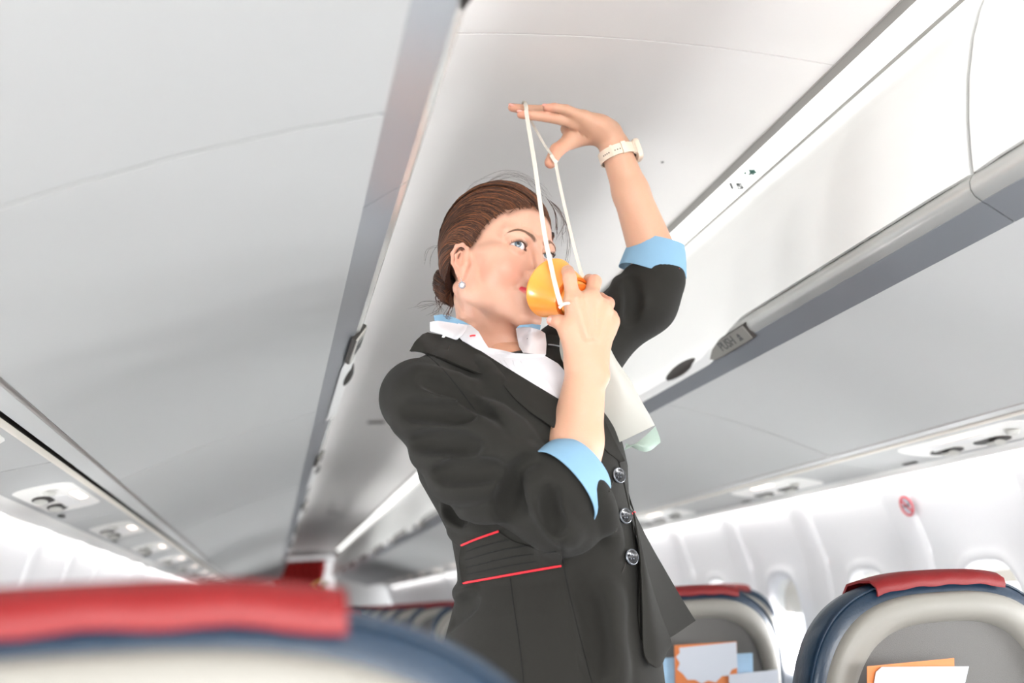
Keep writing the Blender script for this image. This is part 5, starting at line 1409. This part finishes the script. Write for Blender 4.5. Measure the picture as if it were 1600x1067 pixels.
# ================================================================ wrist watch
fa = LEL - LWR; fa /= np.linalg.norm(fa); wc = P(967, 241, 1.603)
t0 = (wc - LWR).dot(fa); wc = LWR + fa * t0
wax = P(976, 262, 1.603) - P(960, 216, 1.603); wax /= np.linalg.norm(wax)
u = np.cross(wax, CAMP - wc); u /= np.linalg.norm(u); v = np.cross(u, wax)     # v points to the camera
watch = empty('wristwatch', tuple(wc), 'cream strap wristwatch worn on the raised wrist', 'watch')
def wr(q, rr, d): return wc + wax * d + rr * (math.cos(q) * u + math.sin(q) * v)
R0 = 0.0305
G = []
for d, rr in ((-0.009, R0), (-0.009, R0 + 0.0022), (0.009, R0 + 0.0022), (0.009, R0)):
    G.append([wr(q, rr, d) for q in np.linspace(0, 2 * math.pi, 48, endpoint=False)])
MB().grid(np.array(G), closeu=True, closev=True).build('strap', M_watch, watch, sharp=40)
def band(q0, q1, r0, r1, hw_, nm, m_):
    G = []
    for q in np.linspace(q0, q1, 8): G.append([wr(q, r0, -hw_), wr(q, r1, -hw_), wr(q, r1, hw_), wr(q, r0, hw_)])
    MB().grid(np.array(G), closev=True, capu=True).build(nm, m_, watch, sharp=40)
sgn_u = 1 if (PJ([wc + u])[0][0] > PJ([wc])[0][0]) else -1
def Q(deg): a = math.radians(deg); return a if sgn_u > 0 else math.pi - a
band(Q(56), Q(70), R0, R0 + 0.0045, 0.0102, 'strap_keeper', M_watch)
band(Q(98), Q(104), R0, R0 + 0.0042, 0.0100, 'strap_keeper', M_watch)
for a in (76, 84, 92, 112, 119, 126, 133):
    c = wr(Q(a), R0 + 0.0024, 0.001); n_ = wr(Q(a), R0 + 0.0034, 0.001) - c
    MB().tube([c - n_, c + n_ * 0.4], 0.0011, 8).build('strap_hole', M_dark, watch)
band(Q(8), Q(22), R0 - 0.001, R0 + 0.0045, 0.0105, 'lug', M_watch)
# case on the far side of the wrist
cq = Q(-22); G = []
cd = math.cos(cq) * u + math.sin(cq) * v; cu = wax; cv = np.cross(cd, wax); cc0 = wc + cd * (R0 + 0.003)
def rr_(a_, b_, d, n=32): 
    out = []
    for q in np.linspace(0, 2 * math.pi, n, endpoint=False):
        c, s_ = math.cos(q), math.sin(q); k = 1 / ((abs(c) ** 4 + abs(s_) ** 4) ** 0.25); out.append(cc0 + cd * d + cu * a_ * k * c + cv * b_ * k * s_)
    return out
MB().grid(np.array([rr_(0.012, 0.010, -0.004), rr_(0.0185, 0.0155, -0.002), rr_(0.0195, 0.0165, 0.002), rr_(0.0190, 0.016, 0.006)]), closev=True, capu=True).build('case', M_watch, watch, sharp=50)
MB().grid(np.array([rr_(0.0165, 0.0140, 0.0062), rr_(0.0155, 0.0130, 0.0072), rr_(0.001, 0.001, 0.0074)]), closev=True, capu=True).build('watch_glass', M_dark, watch, sharp=50)
MB().grid(np.array([rr_(0.0105, 0.0095, -0.0052), rr_(0.0115, 0.0105, -0.004)]), closev=True, capu=True).build('sensor_back', M_dark, watch, sharp=50)

# ================================================================ finger nails
def nail(c, px_dir, rad, nm='nail'):
    vv = CAMP - c; vv /= np.linalg.norm(vv); a = CM.T @ np.array([px_dir[0], px_dir[1], 0.0]); a -= a.dot(vv) * vv; a /= np.linalg.norm(a); b = np.cross(vv, a)
    G = []
    for f in np.linspace(0, 1, 6):
        rr = math.sin(f * math.pi / 2); hh = math.cos(f * math.pi / 2)
        G.append([c + vv * (0.0012 * hh) + a * rad[0] * rr * math.cos(q) + b * rad[1] * rr * math.sin(q) for q in np.linspace(0, 2 * math.pi, 18, endpoint=False)])
    sub(MB().grid(np.array(G), closev=True), nm, M_nail, WOM, WOM.location, sharp=0)
bvh_arm = BVHTree.FromPolygons([tuple(v) for v in np.vstack([V1, V2])], [tuple(map(int, f)) for f in np.vstack([F1, F2 + len(V1)])])
for (px, py, d, r) in ((860, 500, (1, 0.25), (0.0058, 0.0042)), (851, 164, (1, 0.05), (0.0048, 0.0024)), (812, 174, (1, 0.1), (0.0050, 0.0030)), (799, 164, (1, 0.3), (0.0052, 0.0024))):
    h, nn = cast(bvh_arm, px, py)
    if h is not None: nail(h, d, r)
